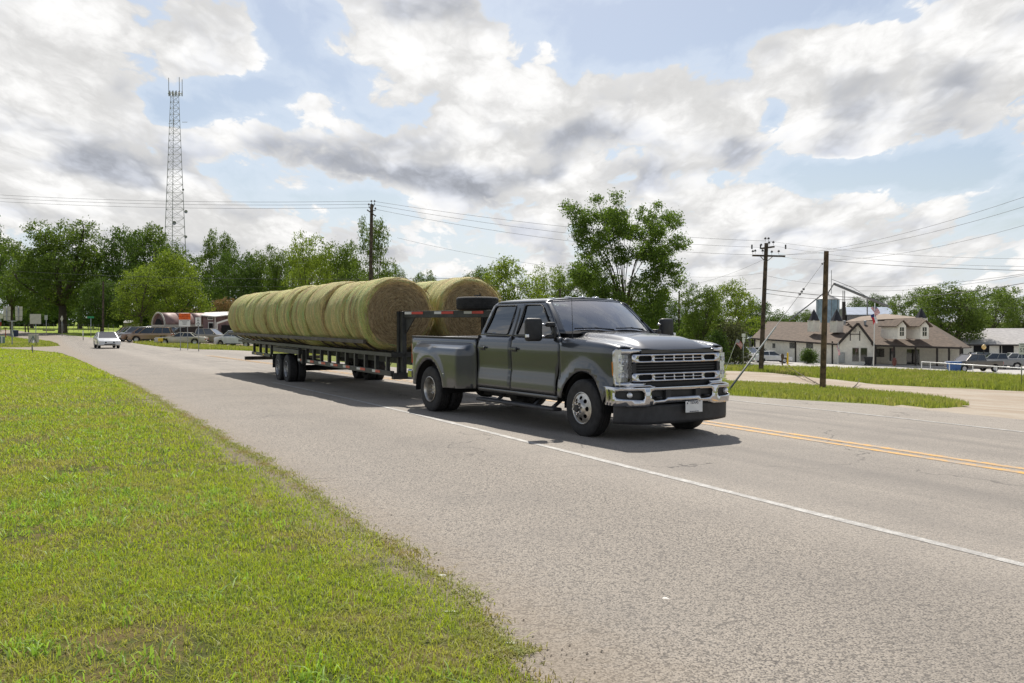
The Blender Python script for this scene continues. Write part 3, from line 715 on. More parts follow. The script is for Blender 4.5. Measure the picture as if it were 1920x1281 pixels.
# front grille, headlamps
def fx(y): y = abs(y); return .885 - .035*(y/.8)**2 - (.145*((y-.80)/.2)**1.4 if y > .8 else 0)
def fr(off): return lambda y, z: (fx(y) + off - .03*(z-1.0), y, z)
gr = MB(); panel(rr(0, 1.0, 1.62, .40, .03), fr(-.05), .1, mb=gr); g0 = gr.build('grille', M_dark, truck)
mb = MB()
for z_ in (1.035, 1.0, .965): grid(lambda y, t, z_=z_: (fr(-.03)(y, z_ + t)), lin(-.72, .72, 12), [-.007, .007], mb)
mb.build('grille_bar', M_trim, g0, solid=.01)
for zc_ in (1.128, .872):
    holes = []
    for s_ in (-1, 1): holes.append(rr(s_*.585, zc_, .225, .070, .030, 4))
    for i in range(5):
        yc = -.35 + i*.175
        for dz_ in (-.0205, .0205): holes.append(rr(yc, zc_+dz_, .156, .031, .011, 3))
    panel(rr(0, zc_, 1.60, .115, .028), fr(.0), .09, holes).build('grille_chrome_bar', M_chrome, g0, smooth=True, solid=.010, angle=35)
for s_ in (-1, 1):
    panel([(s_*.735, 1.066), (s_*.80, 1.06), (s_*.80, .94), (s_*.735, .934)] if s_ > 0 else [(s_*.80, 1.06), (s_*.735, 1.066), (s_*.735, .934), (s_*.80, .94)], fr(.0), .05).build('grille_end_cap', M_trim, g0, solid=.03)
for s_ in (-1, 1):
    # C shaped chrome surround
    ol = [(.60, 1.225), (.66, 1.252), (.97, 1.262), (1.0, 1.22), (.995, .80), (.965, .752), (.64, .755), (.58, .79), (.82, .80), (.815, 1.205)]
    ol = [(s_*a, b) for a, b in ol]
    h = thing('headlight', None, None); del h
    lens_h = rr(s_*.885, 1.0, .165, .38, .02)
    hb = panel(ol, fr(-.005), .05, [lens_h]).build('headlight', M_satin, truck, smooth=True, solid=.035, angle=35)
    panel(rr(s_*.885, 1.0, .175, .39, .02), fr(-.012), .05).build('headlight_lens', M_lens, hb, smooth=True)
    for z_ in (1.10, .90):
        mb = MB()
        for dy in (-.028, .028): mb.lathe([(.006, -.03), (.028, -.022), (.034, 0)], 12, (fx(.885) - .012, s_*(.885) + dy*1.3, z_), 'X')
        mb.box((fx(.885)-.045, s_*.885, z_), (.02, .165, .165)); mb.build('reflector', M_wl_lens, hb)
    mb = MB(); mb.box((fx(.885)-.05, s_*.885, 1.0), (.05, .12, .045)); mb.box((fx(.885)-.04, s_*.885, 1.037), (.05, .13, .012)); mb.box((fx(.885)-.04, s_*.885, .963), (.05, .13, .012)); mb.build('daytime_lamp', M_wl_lens, hb)
    mb = panel(rr(.655, .99, .05, .20, .02), lambda x, z: (x, s_*(hw(x, z)+.008), z), .04); mb.build('side_marker', M_amber, hb, solid=.01)
    mb = panel([(.705, .76), (.76, .755), (.77, 1.25), (.705, 1.25)], lambda x, z: (x, s_*(.985 - .9*max(0, x-.70)), z), .05); mb.build('lamp_side_trim', M_satin, hb, solid=.01)
mb = MB(); panel(rr(0, .775, 1.5, .07, .01), fr(-.06), .1, mb=mb); mb.build('lower_grille', M_black, truck)
# chrome bumper wrapped round the corners: q runs across, t up the face and back over the top
QY = [-1.32, -1.12, -.98, -.88, -.6, 0, .6, .88, .98, 1.12, 1.32]
def bq(q):
    a = abs(q); s_ = 1 if q >= 0 else -1
    if a < .80: return .985 - .045*(a/.8)**2, q
    k = (a-.80)/.55; y = .80 + .225*math.sin(min(1, k/.62)*pi/2); x = .94 - .20*(1-cos(min(1, k/.62)*pi/2)) - max(0, k-.62)*.55
    return x, s_*y
def bmp(q, t, off=0):
    x, y = bq(q)
    if t > .735:
        k = (t-.735); return (x - .85*k - .01, y*(1 - k*.05), .735 + .018*math.sin(min(1, k/.06)*pi/2))
    k = (t-.62)/.12
    return (x - .018*k*k + off, y, t)
ol = [(-1.33, .50), (-1.0, .49), (-.62, .475), (-.46, .515), (-.2, .525), (.2, .525), (.46, .515), (.62, .475), (1.0, .49), (1.33, .50), (1.33, .80), (.62, .80), (-.62, .80), (-1.33, .80)]
fogL = [(-1.10, .70), (-.70, .70), (-.66, .67), (-.66, .60), (-.69, .572), (-1.08, .60), (-1.13, .63)]
cen = [(-.54, .70), (.54, .70), (.56, .67), (.55, .60), (.50, .565), (.33, .565), (.28, .60), (-.28, .60), (-.33, .565), (-.50, .565), (-.55, .60), (-.56, .67)]
bo = panel(ol, bmp, .06, [fogL, [(-a, b) for a, b in fogL][::-1], cen]).build('front_bumper', M_chrome, truck, smooth=True, solid=.014, angle=40)
for s_ in (-1, 1):
    mb = MB(); grid(lambda x, y, s_=s_: (bmp(s_*x, .737)[0] - .02 - .09*y, bmp(s_*x, .737)[1], .750 + .022*ss(x, .50, .56)*(1-ss(x, .78, .90))*(1-.2*y)), lin(.48, .92, 12), [-.1, 0, .5, 1], mb)
    mb.build('bumper_step', M_chrome, bo, smooth=True, solid=.02)
mb = MB(); panel([(-1.2, .54), (1.2, .54), (1.2, .72), (-1.2, .72)], lambda q, t: bmp(q, t, -.055), .1, mb=mb); mb.build('bumper_recess', M_black, bo, smooth=True)
for s_ in (-1, 1):
    mb = MB(); mb.lathe([(.001, .022), (.022, .02), (.036, .008), (.040, -.02)], 20, (0, 0, 0), 'X'); fo = mb.build('fog_light', M_wl_lens, bo, smooth=True); fo.location = (bq(.86)[0]-.035, s_*.87, .645)
    mb = MB(); mb.box((.95, s_*.27, .64), (.05, .09, .12)); mb.build('bumper_bracket', M_trim, bo)
    mb = MB(); mb.tube([(.88, s_*.40, .60), (.98, s_*.40, .60), (1.0, s_*.43, .60), (.98, s_*.46, .60), (.90, s_*.46, .60)], .014, 8); mb.build('tow_hook', M_steel if False else M_black, bo, smooth=True)
mb = panel([(-1.12, .24), (-.7, .235), (.7, .235), (1.12, .24), (1.12, .50), (-1.12, .50)], lambda q, t: (bq(q)[0] - .05 + .02*(t-.5), bq(q)[1]*.985, t + .02*(1-ss(abs(q), .5, 1.1))*-1 + .02), .09); mb.build('air_dam', M_trim, truck, smooth=True, solid=.02)
mb = MB(); mb.box((0, 0, 0), (.008, .31, .158)); pl = mb.build('number_plate', M_white, truck, bevel=.004); pl.location = (1.0, .17, .455)
M_ink = mat('dark blue ink', (.01, .015, .05), .6)
text('TEXAS', .052, 'plate_lettering', M_ink, pl, (.006, 0, .055), (pi/2, 0, pi/2)); text('THE LONE STAR STATE', .016, 'plate_lettering', M_ink, pl, (.006, 0, -.066), (pi/2, 0, pi/2))
mb = MB()
for k in range(10): pass
st_ = [(.016*(1 if k % 2 == 0 else .42)*cos(pi/2 + k*pi/5) - .125, .016*(1 if k % 2 == 0 else .42)*sin(pi/2 + k*pi/5) + .05) for k in range(10)]
mb.prism(st_, .004, .007, 'X'); mb.build('plate_star', M_ink, pl)
for y_ in (-.1, .1): MB().box((.0055, y_, .073), (.004, .022, .009)).build('plate_screw', M_ink, pl)
# mirrors
for s_ in (-1, 1):
    mb = MB(); mb.box((0, 0, 0), (.11, .27, .34)); mo = mb.build('wing_mirror', M_black, truck, bevel=.045, bseg=3, smooth=True); mo.location = (-.86, s_*1.275, 1.51); mo.rotation_euler = (0, 0, s_*.12)
    for z_ in (.075, -.10): MB().tube([(0, -s_*.10, z_), (.02, -s_*.22, z_)], .018, 8).build('mirror_arm', M_steel, mo, smooth=True)
    mb = MB()
    for z_ in ((.075, -.10) if s_ < 0 else (-.04, -.13)): mb.box((.03, -s_*.265, z_), (.11, .13, .07))
    mb.box((.05, -s_*.32, -.04 if s_ < 0 else -.09), (.10, .05, .18 if s_ < 0 else .12)); mb.build('mirror_bracket', M_black, mo, bevel=.02, smooth=True)
    mb = MB(); mb.box((.05, s_*.125, -.09), (.05, .05, .05)); mb.build('turn_signal', M_wl_lens, mo, bevel=.01)
    mb = MB(); mb.box((-.056, 0, .02), (.006, .22, .26)); mb.build('mirror_glass', M_chrome, mo, bevel=.01)
# roof clearance lamps, aerial, wipers
for y_ in (-.56, -.27, 0, .27, .56):
    mb = MB(); mb.box((-1.42, y_, 2.028 - .06*(y_/.74)**2 - .008), (.12, .055, .03)); mb.build('clearance_light', M_wl_lens, truck, bevel=.012, smooth=True)
mb = MB(); mb.tube([(-.42, -.88, 1.38), (-.42, -.88, 1.48), (-.44, -.885, 1.98)], [.009, .005, .0035], 6); mb.build('aerial', M_black, truck)
for (a0, a1) in ((-.78, -.05), (.02, .74)):
    mb = MB(); p0 = Vector(wsf(a0, .07, .03)); p1 = Vector(wsf(a1, .04, .03)); mb.tube([p0, (p0+p1)/2 + Vector((.01, 0, .012)), p1], .010, 6); mb.tube([p1 + Vector((.03, 0, -.02)), (p0+p1)/2 + Vector((.03, 0, .02))], .008, 6); mb.build('wiper', M_black, truck)
# running boards
for s_ in (-1, 1):
    mb = MB(); mb.box((-1.72, s_*1.04, .345), (2.30, .17, .05)); mb.build('running_board', M_trim, truck, bevel=.02)
    for x_ in (-.75, -1.25, -2.35): MB().bar((x_, s_*.80, .50), (x_, s_*1.0, .36), .07, .03).build('board_bracket', M_black, truck)
# bed
def bs(x, z): return itp(z, [.5, .8, 1.0, 1.2, 1.33, 1.37], [.985, .975, .985, .99, .985, .97])
for s_ in (-1, 1):
    ol = [(-5.60, .62), (-5.15, .50)] + arch(-4.47, .42, .56, .50)[::-1] + [(-3.10, .50), (-3.10, 1.335), (-5.60, 1.335)]
    body('bed_side', panel(ol, lambda x, z, s_=s_: (x, s_*bs(x, z), z), .09))
    mb = MB(); mb.box((-4.35, s_*.945, 1.345), (2.52, .09, .028)); mb.build('bed_rail_cap', M_black, truck, bevel=.008)
    # wide rear fender
    def df(x, z, s_=s_):
        kx = ss(x, -5.42, -5.10)*(1-ss(x, -3.42, -3.13)); kz = 1 - ss(z, 1.13, 1.262)
        y = .985 + .215*kx*kz*(1-.04*((z-.9)/.4)**2)
        d = math.hypot((x+4.47), z-.42); y += .022*max(0, 1-abs(d-.60)/.09)
        return (x, s_*y, z)
    ol = [(-5.45, .60), (-5.08, .47)] + arch(-4.47, .40, .54, .47)[::-1] + [(-3.25, .49), (-3.12, .50), (-3.12, 1.27), (-5.45, 1.27)]
    body('rear_fender', panel(ol, df, .06), solid=.02)
    mb = MB(); mb.lathe([(.545, s_*1.19), (.545, s_*.5)], 24, (-4.47, 0, .42), 'Y', -.1, pi+.1); mb.build('wheel_well', M_dark, truck)
    mb = MB(); mb.box((-3.88, s_*1.205, .72), (.03, .02, .014)); mb.build('fender_lamp', M_wl_lens, truck)
    mb = MB(); mb.box((-5.615, s_*.93, 1.03), (.06, .11, .40)); mb.build('tail_lamp', M_red, truck, bevel=.02)
    panel([(-3.50, .60), (-3.46, .74), (-3.28, .74), (-3.20, .60)], lambda x, z, s_=s_: (x, s_*(bs(x, z)+.008), z), .06).build('fuel_recess', M_dark, truck, solid=.004)
    mb = MB(); mb.box((-3.33, s_*.97, .53), (.30, .12, .09)); mb.build('bed_step', M_trim, truck, bevel=.02)
mb = MB(); mb.box((-4.35, 0, .80), (2.48, 1.86, .04)); mb.box((-3.12, 0, 1.05), (.04, 1.9, .52)); mb.box((-4.35, .93, 1.05), (2.48, .03, .5)); mb.box((-4.35, -.93, 1.05), (2.48, .03, .5)); mb.build('bed_liner', M_black, truck)
mb = MB(); mb.box((-5.62, 0, 1.06), (.05, 1.74, .56)); mb.build('tailgate', M_paint, truck, bevel=.02)
mb = MB(); mb.box((-5.74, 0, .62), (.20, 1.96, .18)); mb.build('rear_bumper', M_chrome, truck, bevel=.03)
mb = MB(); mb.box((-2.35, 0, .62), (6.3, 1.05, .18)); mb.box((-1.9, 0, .50), (2.2, 1.5, .14)); mb.box((.2, 0, .75), (1.0, 1.1, .5)); mb.box((-3.0, -.4, .45), (1.1, .35, .2)); mb.tube([(0, -.9, .40), (0, .9, .40)], .06); mb.tube([(-4.47, -.9, .42), (-4.47, .9, .42)], .08)
mb.lathe([(.01, -.22), (.2, -.1), (.2, .1), (.01, .22)], 14, (-4.47, 0, .42), 'X'); mb.tube([(-5.2, -.55, .42), (-3.9, -.55, .46), (-2.4, -.5, .46)], .045); mb.build('chassis', M_under, truck)

# wheels. local axis Y, outer side is -Y
def tyre_mb(R_, w_, rim, tread=True):
    mb = MB(); h = w_/2
    pr = [(rim, -h*.82), (rim+.015, -h*.93), (rim+(R_-rim)*.45, -h*1.0), (R_-.045, -h*.97), (R_-.018, -h*.88), (R_-.004, -h*.74)]
    g = [-.52, -.44, -.18, -.10, .10, .18, .44, .52]
    for i, k in enumerate(g): pr.append((R_ if i % 4 in (0, 3) or not tread else R_-.012, k*h) if not tread else ((R_, k*h) if i % 2 == 0 else (R_, k*h)))
    if tread:
        pr = pr[:6]
        for k in (-.5, -.17, .17, .5): pr += [(R_, (k-.035)*h), (R_-.012, (k-.03)*h), (R_-.012, (k+.03)*h), (R_, (k+.035)*h)]
    pr += [(R_-.004, h*.74), (R_-.018, h*.88), (R_-.045, h*.97), (rim+(R_-rim)*.45, h*1.0), (rim+.015, h*.93), (rim, h*.82)]
    return mb.lathe(pr, 40, axis='Y')
def front_wheel():
    root = tyre_mb(.41, .245, .222).build('wheel', M_tyre, truck, smooth=True, angle=30)
    mb = MB(); mb.lathe([(.225, .10), (.20, .06), (.205, -.095), (.225, -.105), (.229, -.118), (.219, -.122), (.208, -.112)], 40, axis='Y')
    rm = mb.build('rim', M_alu, root, smooth=True, angle=40)
    holes = [[(.148*cos(2*pi*k/8) + .026*cos(a)*cos(2*pi*k/8) - .034*sin(a)*sin(2*pi*k/8), .148*sin(2*pi*k/8) + .026*cos(a)*sin(2*pi*k/8) + .034*sin(a)*cos(2*pi*k/8)) for a in lin(0, 2*pi, 12)[:-1]] for k in range(8)]
    circ = [(.212*cos(a), .212*sin(a)) for a in lin(0, 2*pi, 40)[:-1]]
    def dish(a, b):
        r = math.hypot(a, b); return (a, -itp(r, [0, .08, .105, .125, .17, .212], [.185, .185, .175, .145, .125, .108]), b)
    pts = np.array([(r*cos(t), r*sin(t)) for r in (.02, .06, .085, .10, .115, .125, .175, .19) for t in lin(0, 2*pi, 24)[:-1]])
    panel(circ, dish, .03, holes, pts=(pts[:, 0], pts[:, 1]), mb=(md := MB()))
    md.cur = 1
    for k in range(8): a = 2*pi*k/8+.2; md.lathe([(.001, -.222), (.012, -.220), (.015, -.18)], 8, (.083*cos(a), 0, .083*sin(a)), 'Y')
    md.lathe([(.052, -.205), (.07, -.205), (.072, -.18)], 24, axis='Y'); md.build('wheel_disc', [M_alu, M_chrome], root, smooth=True, angle=35)
    mb = MB(); mb.lathe([(.001, -.225), (.045, -.225), (.052, -.215), (.055, -.18)], 20, axis='Y'); mb.build('hub_cap', M_black, root, smooth=True, angle=30)
    mb = MB(); mb.lathe([(.001, -.03), (.2, -.03)], 24, axis='Y'); mb.build('brake_disc', M_dark, root)
    return root
def dual_wheel(parent, dish=.16, rimm=None):
    root = tyre_mb(.41, .235, .222).build('wheel', M_tyre, parent, smooth=True, angle=30)
    mb = MB(); mb.lathe([(.229, -.118), (.219, -.122), (.205, -.10), (.198, -.06), (.192, dish-.13), (.175, dish-.05), (.12, dish-.065), (.10, dish-.10), (.098, dish-.18), (.085, dish-.19), (.04, dish-.19), (.001, dish-.195)], 40, axis='Y')
    mb.cur = 1
    for k in range(8): a = 2*pi*k/8+.2; mb.lathe([(.001, dish-.225), (.011, dish-.223), (.014, dish-.18)], 8, (.083*cos(a), 0, .083*sin(a)), 'Y')
    mb.build('rim', [rimm or M_alu, M_chrome], root, smooth=True, angle=35)
    return root
w0 = front_wheel(); w0.location = (0, -.90, .41)
w1_ = copy_tree(w0, truck); w1_.location = (0, .90, .41); w1_.rotation_euler = (0, .3, pi)
w2_ = dual_wheel(truck); w2_.location = (-4.47, -1.06, .41)
for (y_, rz_) in ((-.80, 0), (1.06, pi), (.80, pi)):
    w3 = copy_tree(w2_, truck); w3.location = (-4.47, y_, .41); w3.rotation_euler = (0, .4, rz_)
# ============================================================ gooseneck hay trailer, spare tyre, round bales
NC = 7.7; S0 = 27.25
tx0, ty0 = sn(S0, NC); TRY = math.atan2(-ct, st)
M_tr = mat('trailer dark steel', (.045, .047, .043), .5, .3, .25, 4)
M_tr2 = mat('weathered steel rail', (.085, .068, .055), .6, .3, .3, 3)
M_tw = mat('white reflective tape', (.62, .62, .58), .35, 0, .06); M_tred = mat('red reflective tape', (.55, .035, .02), .35, 0, .06)
M_wr = mat('galvanised wheel steel', (.36, .36, .36), .45, .7, .2, 9)
trl = thing('gooseneck_trailer', 'long dark steel gooseneck flatbed trailer carrying two rows of round bales', 'trailer', (tx0, ty0, 0), TRY)
def s_of_u(u, n): q = (u-960)/FP; return n*(ct - st*q)/(st + ct*q)
def xs_(u, y): return S0 - s_of_u(u, NC + y)
YS = 1.21
for sg in (-1, 1):
    mb = MB(); mb.box(((9.0-7.6)/2, sg*YS, .94), (16.6, .09, .085)); mb.build('deck_side_rail', M_tr, trl, bevel=.005)
    x0 = xs_(561, -YS); mb = MB(); mb.box(((x0+8.95)/2, sg*YS, .55), (8.95-x0, .08, .11)); lr = mb.build('lower_side_rail', M_tr, trl, bevel=.006)
    xr0, xr1 = xs_(474, -YS), xs_(508, -YS); mb = MB(); mb.box(((xr0+xr1)/2, sg*YS, .56), (xr1-xr0, .08, .10)); mb.build('lower_side_rail', M_tr, trl, bevel=.006)
    mb = MB(); a, b = xs_(518, -YS-.1), xs_(566, -YS-.1); mb.box(((a+b)/2, sg*(YS+.10), .79), (b-a, .20, .12)); mb.box((b, sg*(YS+.05), .66), (.12, .12, .36)); mb.build('wheel_guard_beam', M_tr, trl, bevel=.006)
    for u in (561, 576, 589, 603, 617.5, 633.5, 650, 667, 686, 706, 727, 476.8, 488.5, 499.3, 509.2):
        MB().box((xs_(u, -YS), sg*YS, .745), (.09, .075, .31)).build('truss_post', M_tr, trl)
    for (a, b) in ((561, 571), (579.5, 590.5), (600, 612.5), (622.5, 635.5), (646, 658.5), (672, 687.5), (701, 715.5)):
        m_ = a + (b-a)*.42
        for (p, q, mm, nm) in ((a, m_, M_tw, 'white_tape'), (m_, b, M_tred, 'red_tape')):
            xa, xb = xs_(p, -YS), xs_(q, -YS); MB().box(((xa+xb)/2, sg*(YS+.043), .565), (xb-xa, .006, .055)).build(nm, mm, lr)
    for u in (481, 496): MB().box((xs_(u, -YS), sg*(YS+.043), .565), (.16, .006, .05)).build('marker_lamp', M_amber, trl)
    # curved cradle ribs and the outer pipe rail
    mb = MB(); mb.bar((S0-19.1, sg*1.545, 1.20), (S0-35, sg*1.545, 1.20), .075, .085); mb.build('cradle_rail', M_tr2, trl, bevel=.01)
    for k in range(18):
        x = S0 - 19.4 - k*.905
        pts = [(x, sg*(.875 + .845*sin(a)), 1.806 - .85*cos(a)) for a in [R(d) for d in (12, 22, 32, 41)]] + [(x, sg*1.545, 1.19)]
        mb = MB()
        for p, q in zip(pts[:-1], pts[1:]): mb.bar(p, q, .07, .03, up=(0, -sg, 1))
        mb.build('cradle_rib', M_tr2, trl)
    # gooseneck: upright leg, gusset, arm converging over the truck bed
    top = 1.845
    MB().box((8.95, sg*.97, 1.155), (.12, .10, 1.37)).build('gooseneck_leg', M_tr, trl, bevel=.006)
    MB().box((8.80, sg*.97, 1.155), (.10, .16, 1.37)).build('gooseneck_leg', M_tr, trl, bevel=.006)
    mb = MB(); A_ = Vector((8.90, sg*.97, 1.775)); B_ = Vector((11.75, sg*.17, 1.775)); mb.bar(A_, B_, .09, .135); ar = mb.build('gooseneck_arm', M_tr, trl, bevel=.006)
    d_ = (B_-A_).normalized(); nrm = Vector((d_.y, -d_.x, 0))*(1 if sg < 0 else -1)
    mb = MB(); mb.M = Matrix.Translation(A_ + d_*.12 + Vector((0, 0, -.06))) @ Matrix.Rotation(math.atan2(d_.y, d_.x), 4, 'Z'); mb.prism([(0, 0), (.32, 0), (0, -.34)], -.012, .012, 'Y'); mb.build('gusset', M_tr, trl)
    for (a, b, mm, nm) in ((762.5, 775, M_tw, 'white_tape'), (775.5, 796.5, M_tred, 'red_tape'), (818, 831, M_tw, 'white_tape'), (831.5, 853.5, M_tred, 'red_tape'), (873.5, 888, M_tw, 'white_tape'), (888.5, 910, M_tred, 'red_tape')):
        def tt(u):
            lo, hi = 0.0, 1.0
            for _ in range(30):
                m_ = (lo+hi)/2; p = Matrix.Translation((tx0, ty0, 0)) @ Matrix.Rotation(TRY, 4, 'Z') @ Vector((8.90+2.85*m_, -.97+.80*m_, 1.775))
                if p.x/p.y < (u-960)/FP: lo = m_
                else: hi = m_
            return lo
        t0_, t1_ = tt(a), tt(b); c_ = A_ + (B_-A_)*(t0_+t1_)/2 + nrm*.048 + Vector((0, 0, .028))
        MB().box(c_, ((B_-A_).length*(t1_-t0_), .006, .05), rz=math.atan2(d_.y, d_.x)).build(nm, mm, ar)
mb = MB(); mb.box((11.55, 0, 1.66), (.34, .42, .30)); mb.build('coupler_housing', M_tr, trl, bevel=.03)
mb = MB(); mb.tube([(11.5, 0, 1.55), (11.5, 0, .95)], .055, 12); mb.build('coupler_tube', M_tr, trl, smooth=True)
mb = MB(); mb.box((11.5, 0, .92), (.16, .16, .12)); mb.build('coupler', M_black, trl, bevel=.02)
MB().box((8.95, 0, .50), (.14, 2.42, .13)).build('front_cross_member', M_tr, trl, bevel=.006)
MB().box((8.95, 0, .94), (.12, 2.42, .10)).build('front_cross_member', M_tr, trl, bevel=.006)
MB().box((S0-33.0, 0, .36), (.14, 2.75, .12)).build('rear_bumper', M_tr2, trl, bevel=.006)
for k in range(20):
    MB().box((8.5 - k*.83, 0, .905), (.07, 2.34, .07)).build('cross_member', M_tr, trl)
for y_ in (-.42, .42):
    MB().box((.6, y_, .78), (16.2, .10, .20)).build('main_beam', M_tr, trl)
for y_ in (-.5, .5):
    MB().box((.7, y_*2.4, .962), (15.6, .08, .035)).build('bale_runner', M_tr, trl); MB().box((.7, y_, .962), (15.6, .08, .035)).build('bale_runner', M_tr, trl)
# stay cables under the front
for sg in (-1, 1):
    MB().tube([(8.6, sg*1.0, .90), (7.4, sg*.8, .55)], .008, 5).build('brace_rod', M_tr, trl)
for x_ in (-.53, .53):
    MB().tube([(x_, -1.2, .27), (x_, 1.2, .27)], .06, 10).build('axle', M_under, trl, smooth=True)
for y_ in (-.55, .55): MB().box((0, y_, .48), (2.0, .09, .12)).build('leaf_spring', M_under, trl)
wz = dual_wheel(trl, .10, M_wr); wz.location = (-.53, -1.31, .275)
for (x_, y_, rz_) in ((-.53, -1.05, 0), (.53, -1.31, 0), (.53, -1.05, 0), (-.53, 1.31, pi), (-.53, 1.05, pi), (.53, 1.31, pi), (.53, 1.05, pi)):
    q = copy_tree(wz, trl); q.location = (x_, y_, .275); q.rotation_euler = (0, random.uniform(0, 1), rz_)
MB().box((-1.2, -1.18, .45), (.02, .5, .42)).build('mud_flap', M_black, trl); MB().box((-1.2, 1.18, .45), (.02, .5, .42)).build('mud_flap', M_black, trl)
# spare tyre lying on the gooseneck
sx_, sy_ = sn(16.3, 7.5)
sp = thing('spare_tyre', 'black spare tyre lying flat on the gooseneck arms behind the pickup cab', 'tyre', (sx_, sy_, 1.975), .3)
q = tyre_mb(.41, .25, .222).build('tyre', M_tyre, sp, smooth=True, angle=30); q.rotation_euler = (pi/2, 0, 0)
mb = MB(); mb.lathe([(.229, .118), (.205, .10), (.198, .06), (.16, .03), (.09, .05), (.03, .05)], 30); mb.build('rim', M_wr, sp, smooth=True)
mb = MB(); mb.tube([(0, 0, -.1), (0, 0, .17)], .012); mb.box((0, 0, .155), (.14, .02, .02)); mb.box((.05, 0, .17), (.02, .02, .05)); mb.build('clamp_bolt', M_black, sp)

def wrap_mat():
    m = bpy.data.materials.new('net wrapped hay'); m.use_nodes = True; t = NT(m.node_tree)
    g = t.n('ShaderNodeTexCoord').outputs['Object']; rnd = t.n('ShaderNodeObjectInfo').outputs['Random']
    X, Y, Z = t.xyz(g)
    off = t.m('MULTIPLY', rnd, 40.0)
    v1 = t.comb(t.m('ADD', t.m('MULTIPLY', X, 9.0), off), Y, Z); v2 = t.comb(t.m('ADD', t.m('MULTIPLY', X, 34.0), off), t.m('MULTIPLY', Y, 3.0), t.m('MULTIPLY', Z, 3.0))
    v0 = t.comb(t.m('ADD', t.m('MULTIPLY', X, 2.6), off), t.m('MULTIPLY', Y, .5), t.m('MULTIPLY', Z, .5))
    a = t.noise(v0, 1.0, 3, .5); b = t.noise(v1, 1.0, 5, .6); c = t.noise(v2, 1.0, 5, .7); f = t.noise(g, 55, 5, .75); ff = t.noise(t.vm('ADD', g, (3, 1, 7)).outputs[0], 18, 5, .7)
    col = t.mix(t.ramp(b, .42, .58), (.74, .62, .24), (.44, .48, .13))
    col = t.mix(t.m('MULTIPLY', t.ramp(a, .50, .60), .75), col, (.36, .22, .08))
    col = t.mix(t.m('MULTIPLY', t.ramp(c, .53, .62), .85), col, (.28, .52, .20))
    col = t.mix(t.m('MULTIPLY', t.ramp(c, .48, .36), .8), col, (.13, .10, .03))
    col = t.mix(t.m('MULTIPLY', t.ramp(ff, .5, .68), .5), col, (.68, .55, .24))
    col = t.mix(t.m('MULTIPLY', t.ramp(f, .50, .64), .75), col, (.09, .08, .03))
    col = t.mix(t.m('MULTIPLY', t.ramp(rnd, .55, 1.0), .30), col, (.50, .36, .18))
    col = t.mix(t.m('MULTIPLY', t.ramp(rnd, .45, .0), .25), col, (.36, .50, .18))
    h = t.m('ADD', t.m('MULTIPLY', c, .6), t.m('ADD', t.m('MULTIPLY', f, .35), t.m('MULTIPLY', b, .5)))
    bn = t.n('ShaderNodeBump', Strength=1.0, Distance=.07, Height=h)
    p = t.n('ShaderNodeBsdfPrincipled', Base__Color=col, Roughness=.75, Normal=bn.outputs[0]); p.inputs['Specular IOR Level'].default_value = .4
    t.n('ShaderNodeOutputMaterial', Surface=p.outputs[0]); return m
def face_mat():
    m = bpy.data.materials.new('cut hay'); m.use_nodes = True; t = NT(m.node_tree)
    g = t.n('ShaderNodeTexCoord').outputs['Object']; X, Y, Z = t.xyz(g)
    r = t.m('SQRT', t.m('ADD', t.m('MULTIPLY', Y, Y), t.m('MULTIPLY', Z, Z))); a = t.m('ARCTAN2', Z, Y)
    w1 = t.noise(g, 4, 4, .6)
    v = t.comb(t.m('ADD', t.m('MULTIPLY', r, 30.0), t.m('MULTIPLY', w1, 6.0)), t.m('MULTIPLY', a, 3.5), 0.0); n = t.noise(v, 1.0, 6, .7)
    v2 = t.comb(t.m('MULTIPLY', r, 90.0), t.m('MULTIPLY', a, 14.0), t.m('MULTIPLY', w1, 9.0)); n2 = t.noise(v2, 1.0, 4, .7)
    col = t.mix(t.ramp(n, .36, .64), (.22, .15, .075), (.64, .48, .27))
    col = t.mix(t.m('MULTIPLY', t.ramp(n2, .5, .7), .6), col, (.62, .47, .26))
    col = t.mix(t.m('MULTIPLY', t.ramp(n2, .42, .3), .8), col, (.05, .033, .018))
    bn = t.n('ShaderNodeBump', Strength=1.0, Distance=.05, Height=t.m('ADD', n, n2))
    p = t.n('ShaderNodeBsdfPrincipled', Base__Color=col, Roughness=.85, Normal=bn.outputs[0])
    t.n('ShaderNodeOutputMaterial', Surface=p.outputs[0]); return m
M_wrap = wrap_mat(); M_face = face_mat(); M_strand = leafmat('hay strands', (.20, .13, .06), (.46, .36, .20), .15, .7)
BR = .81
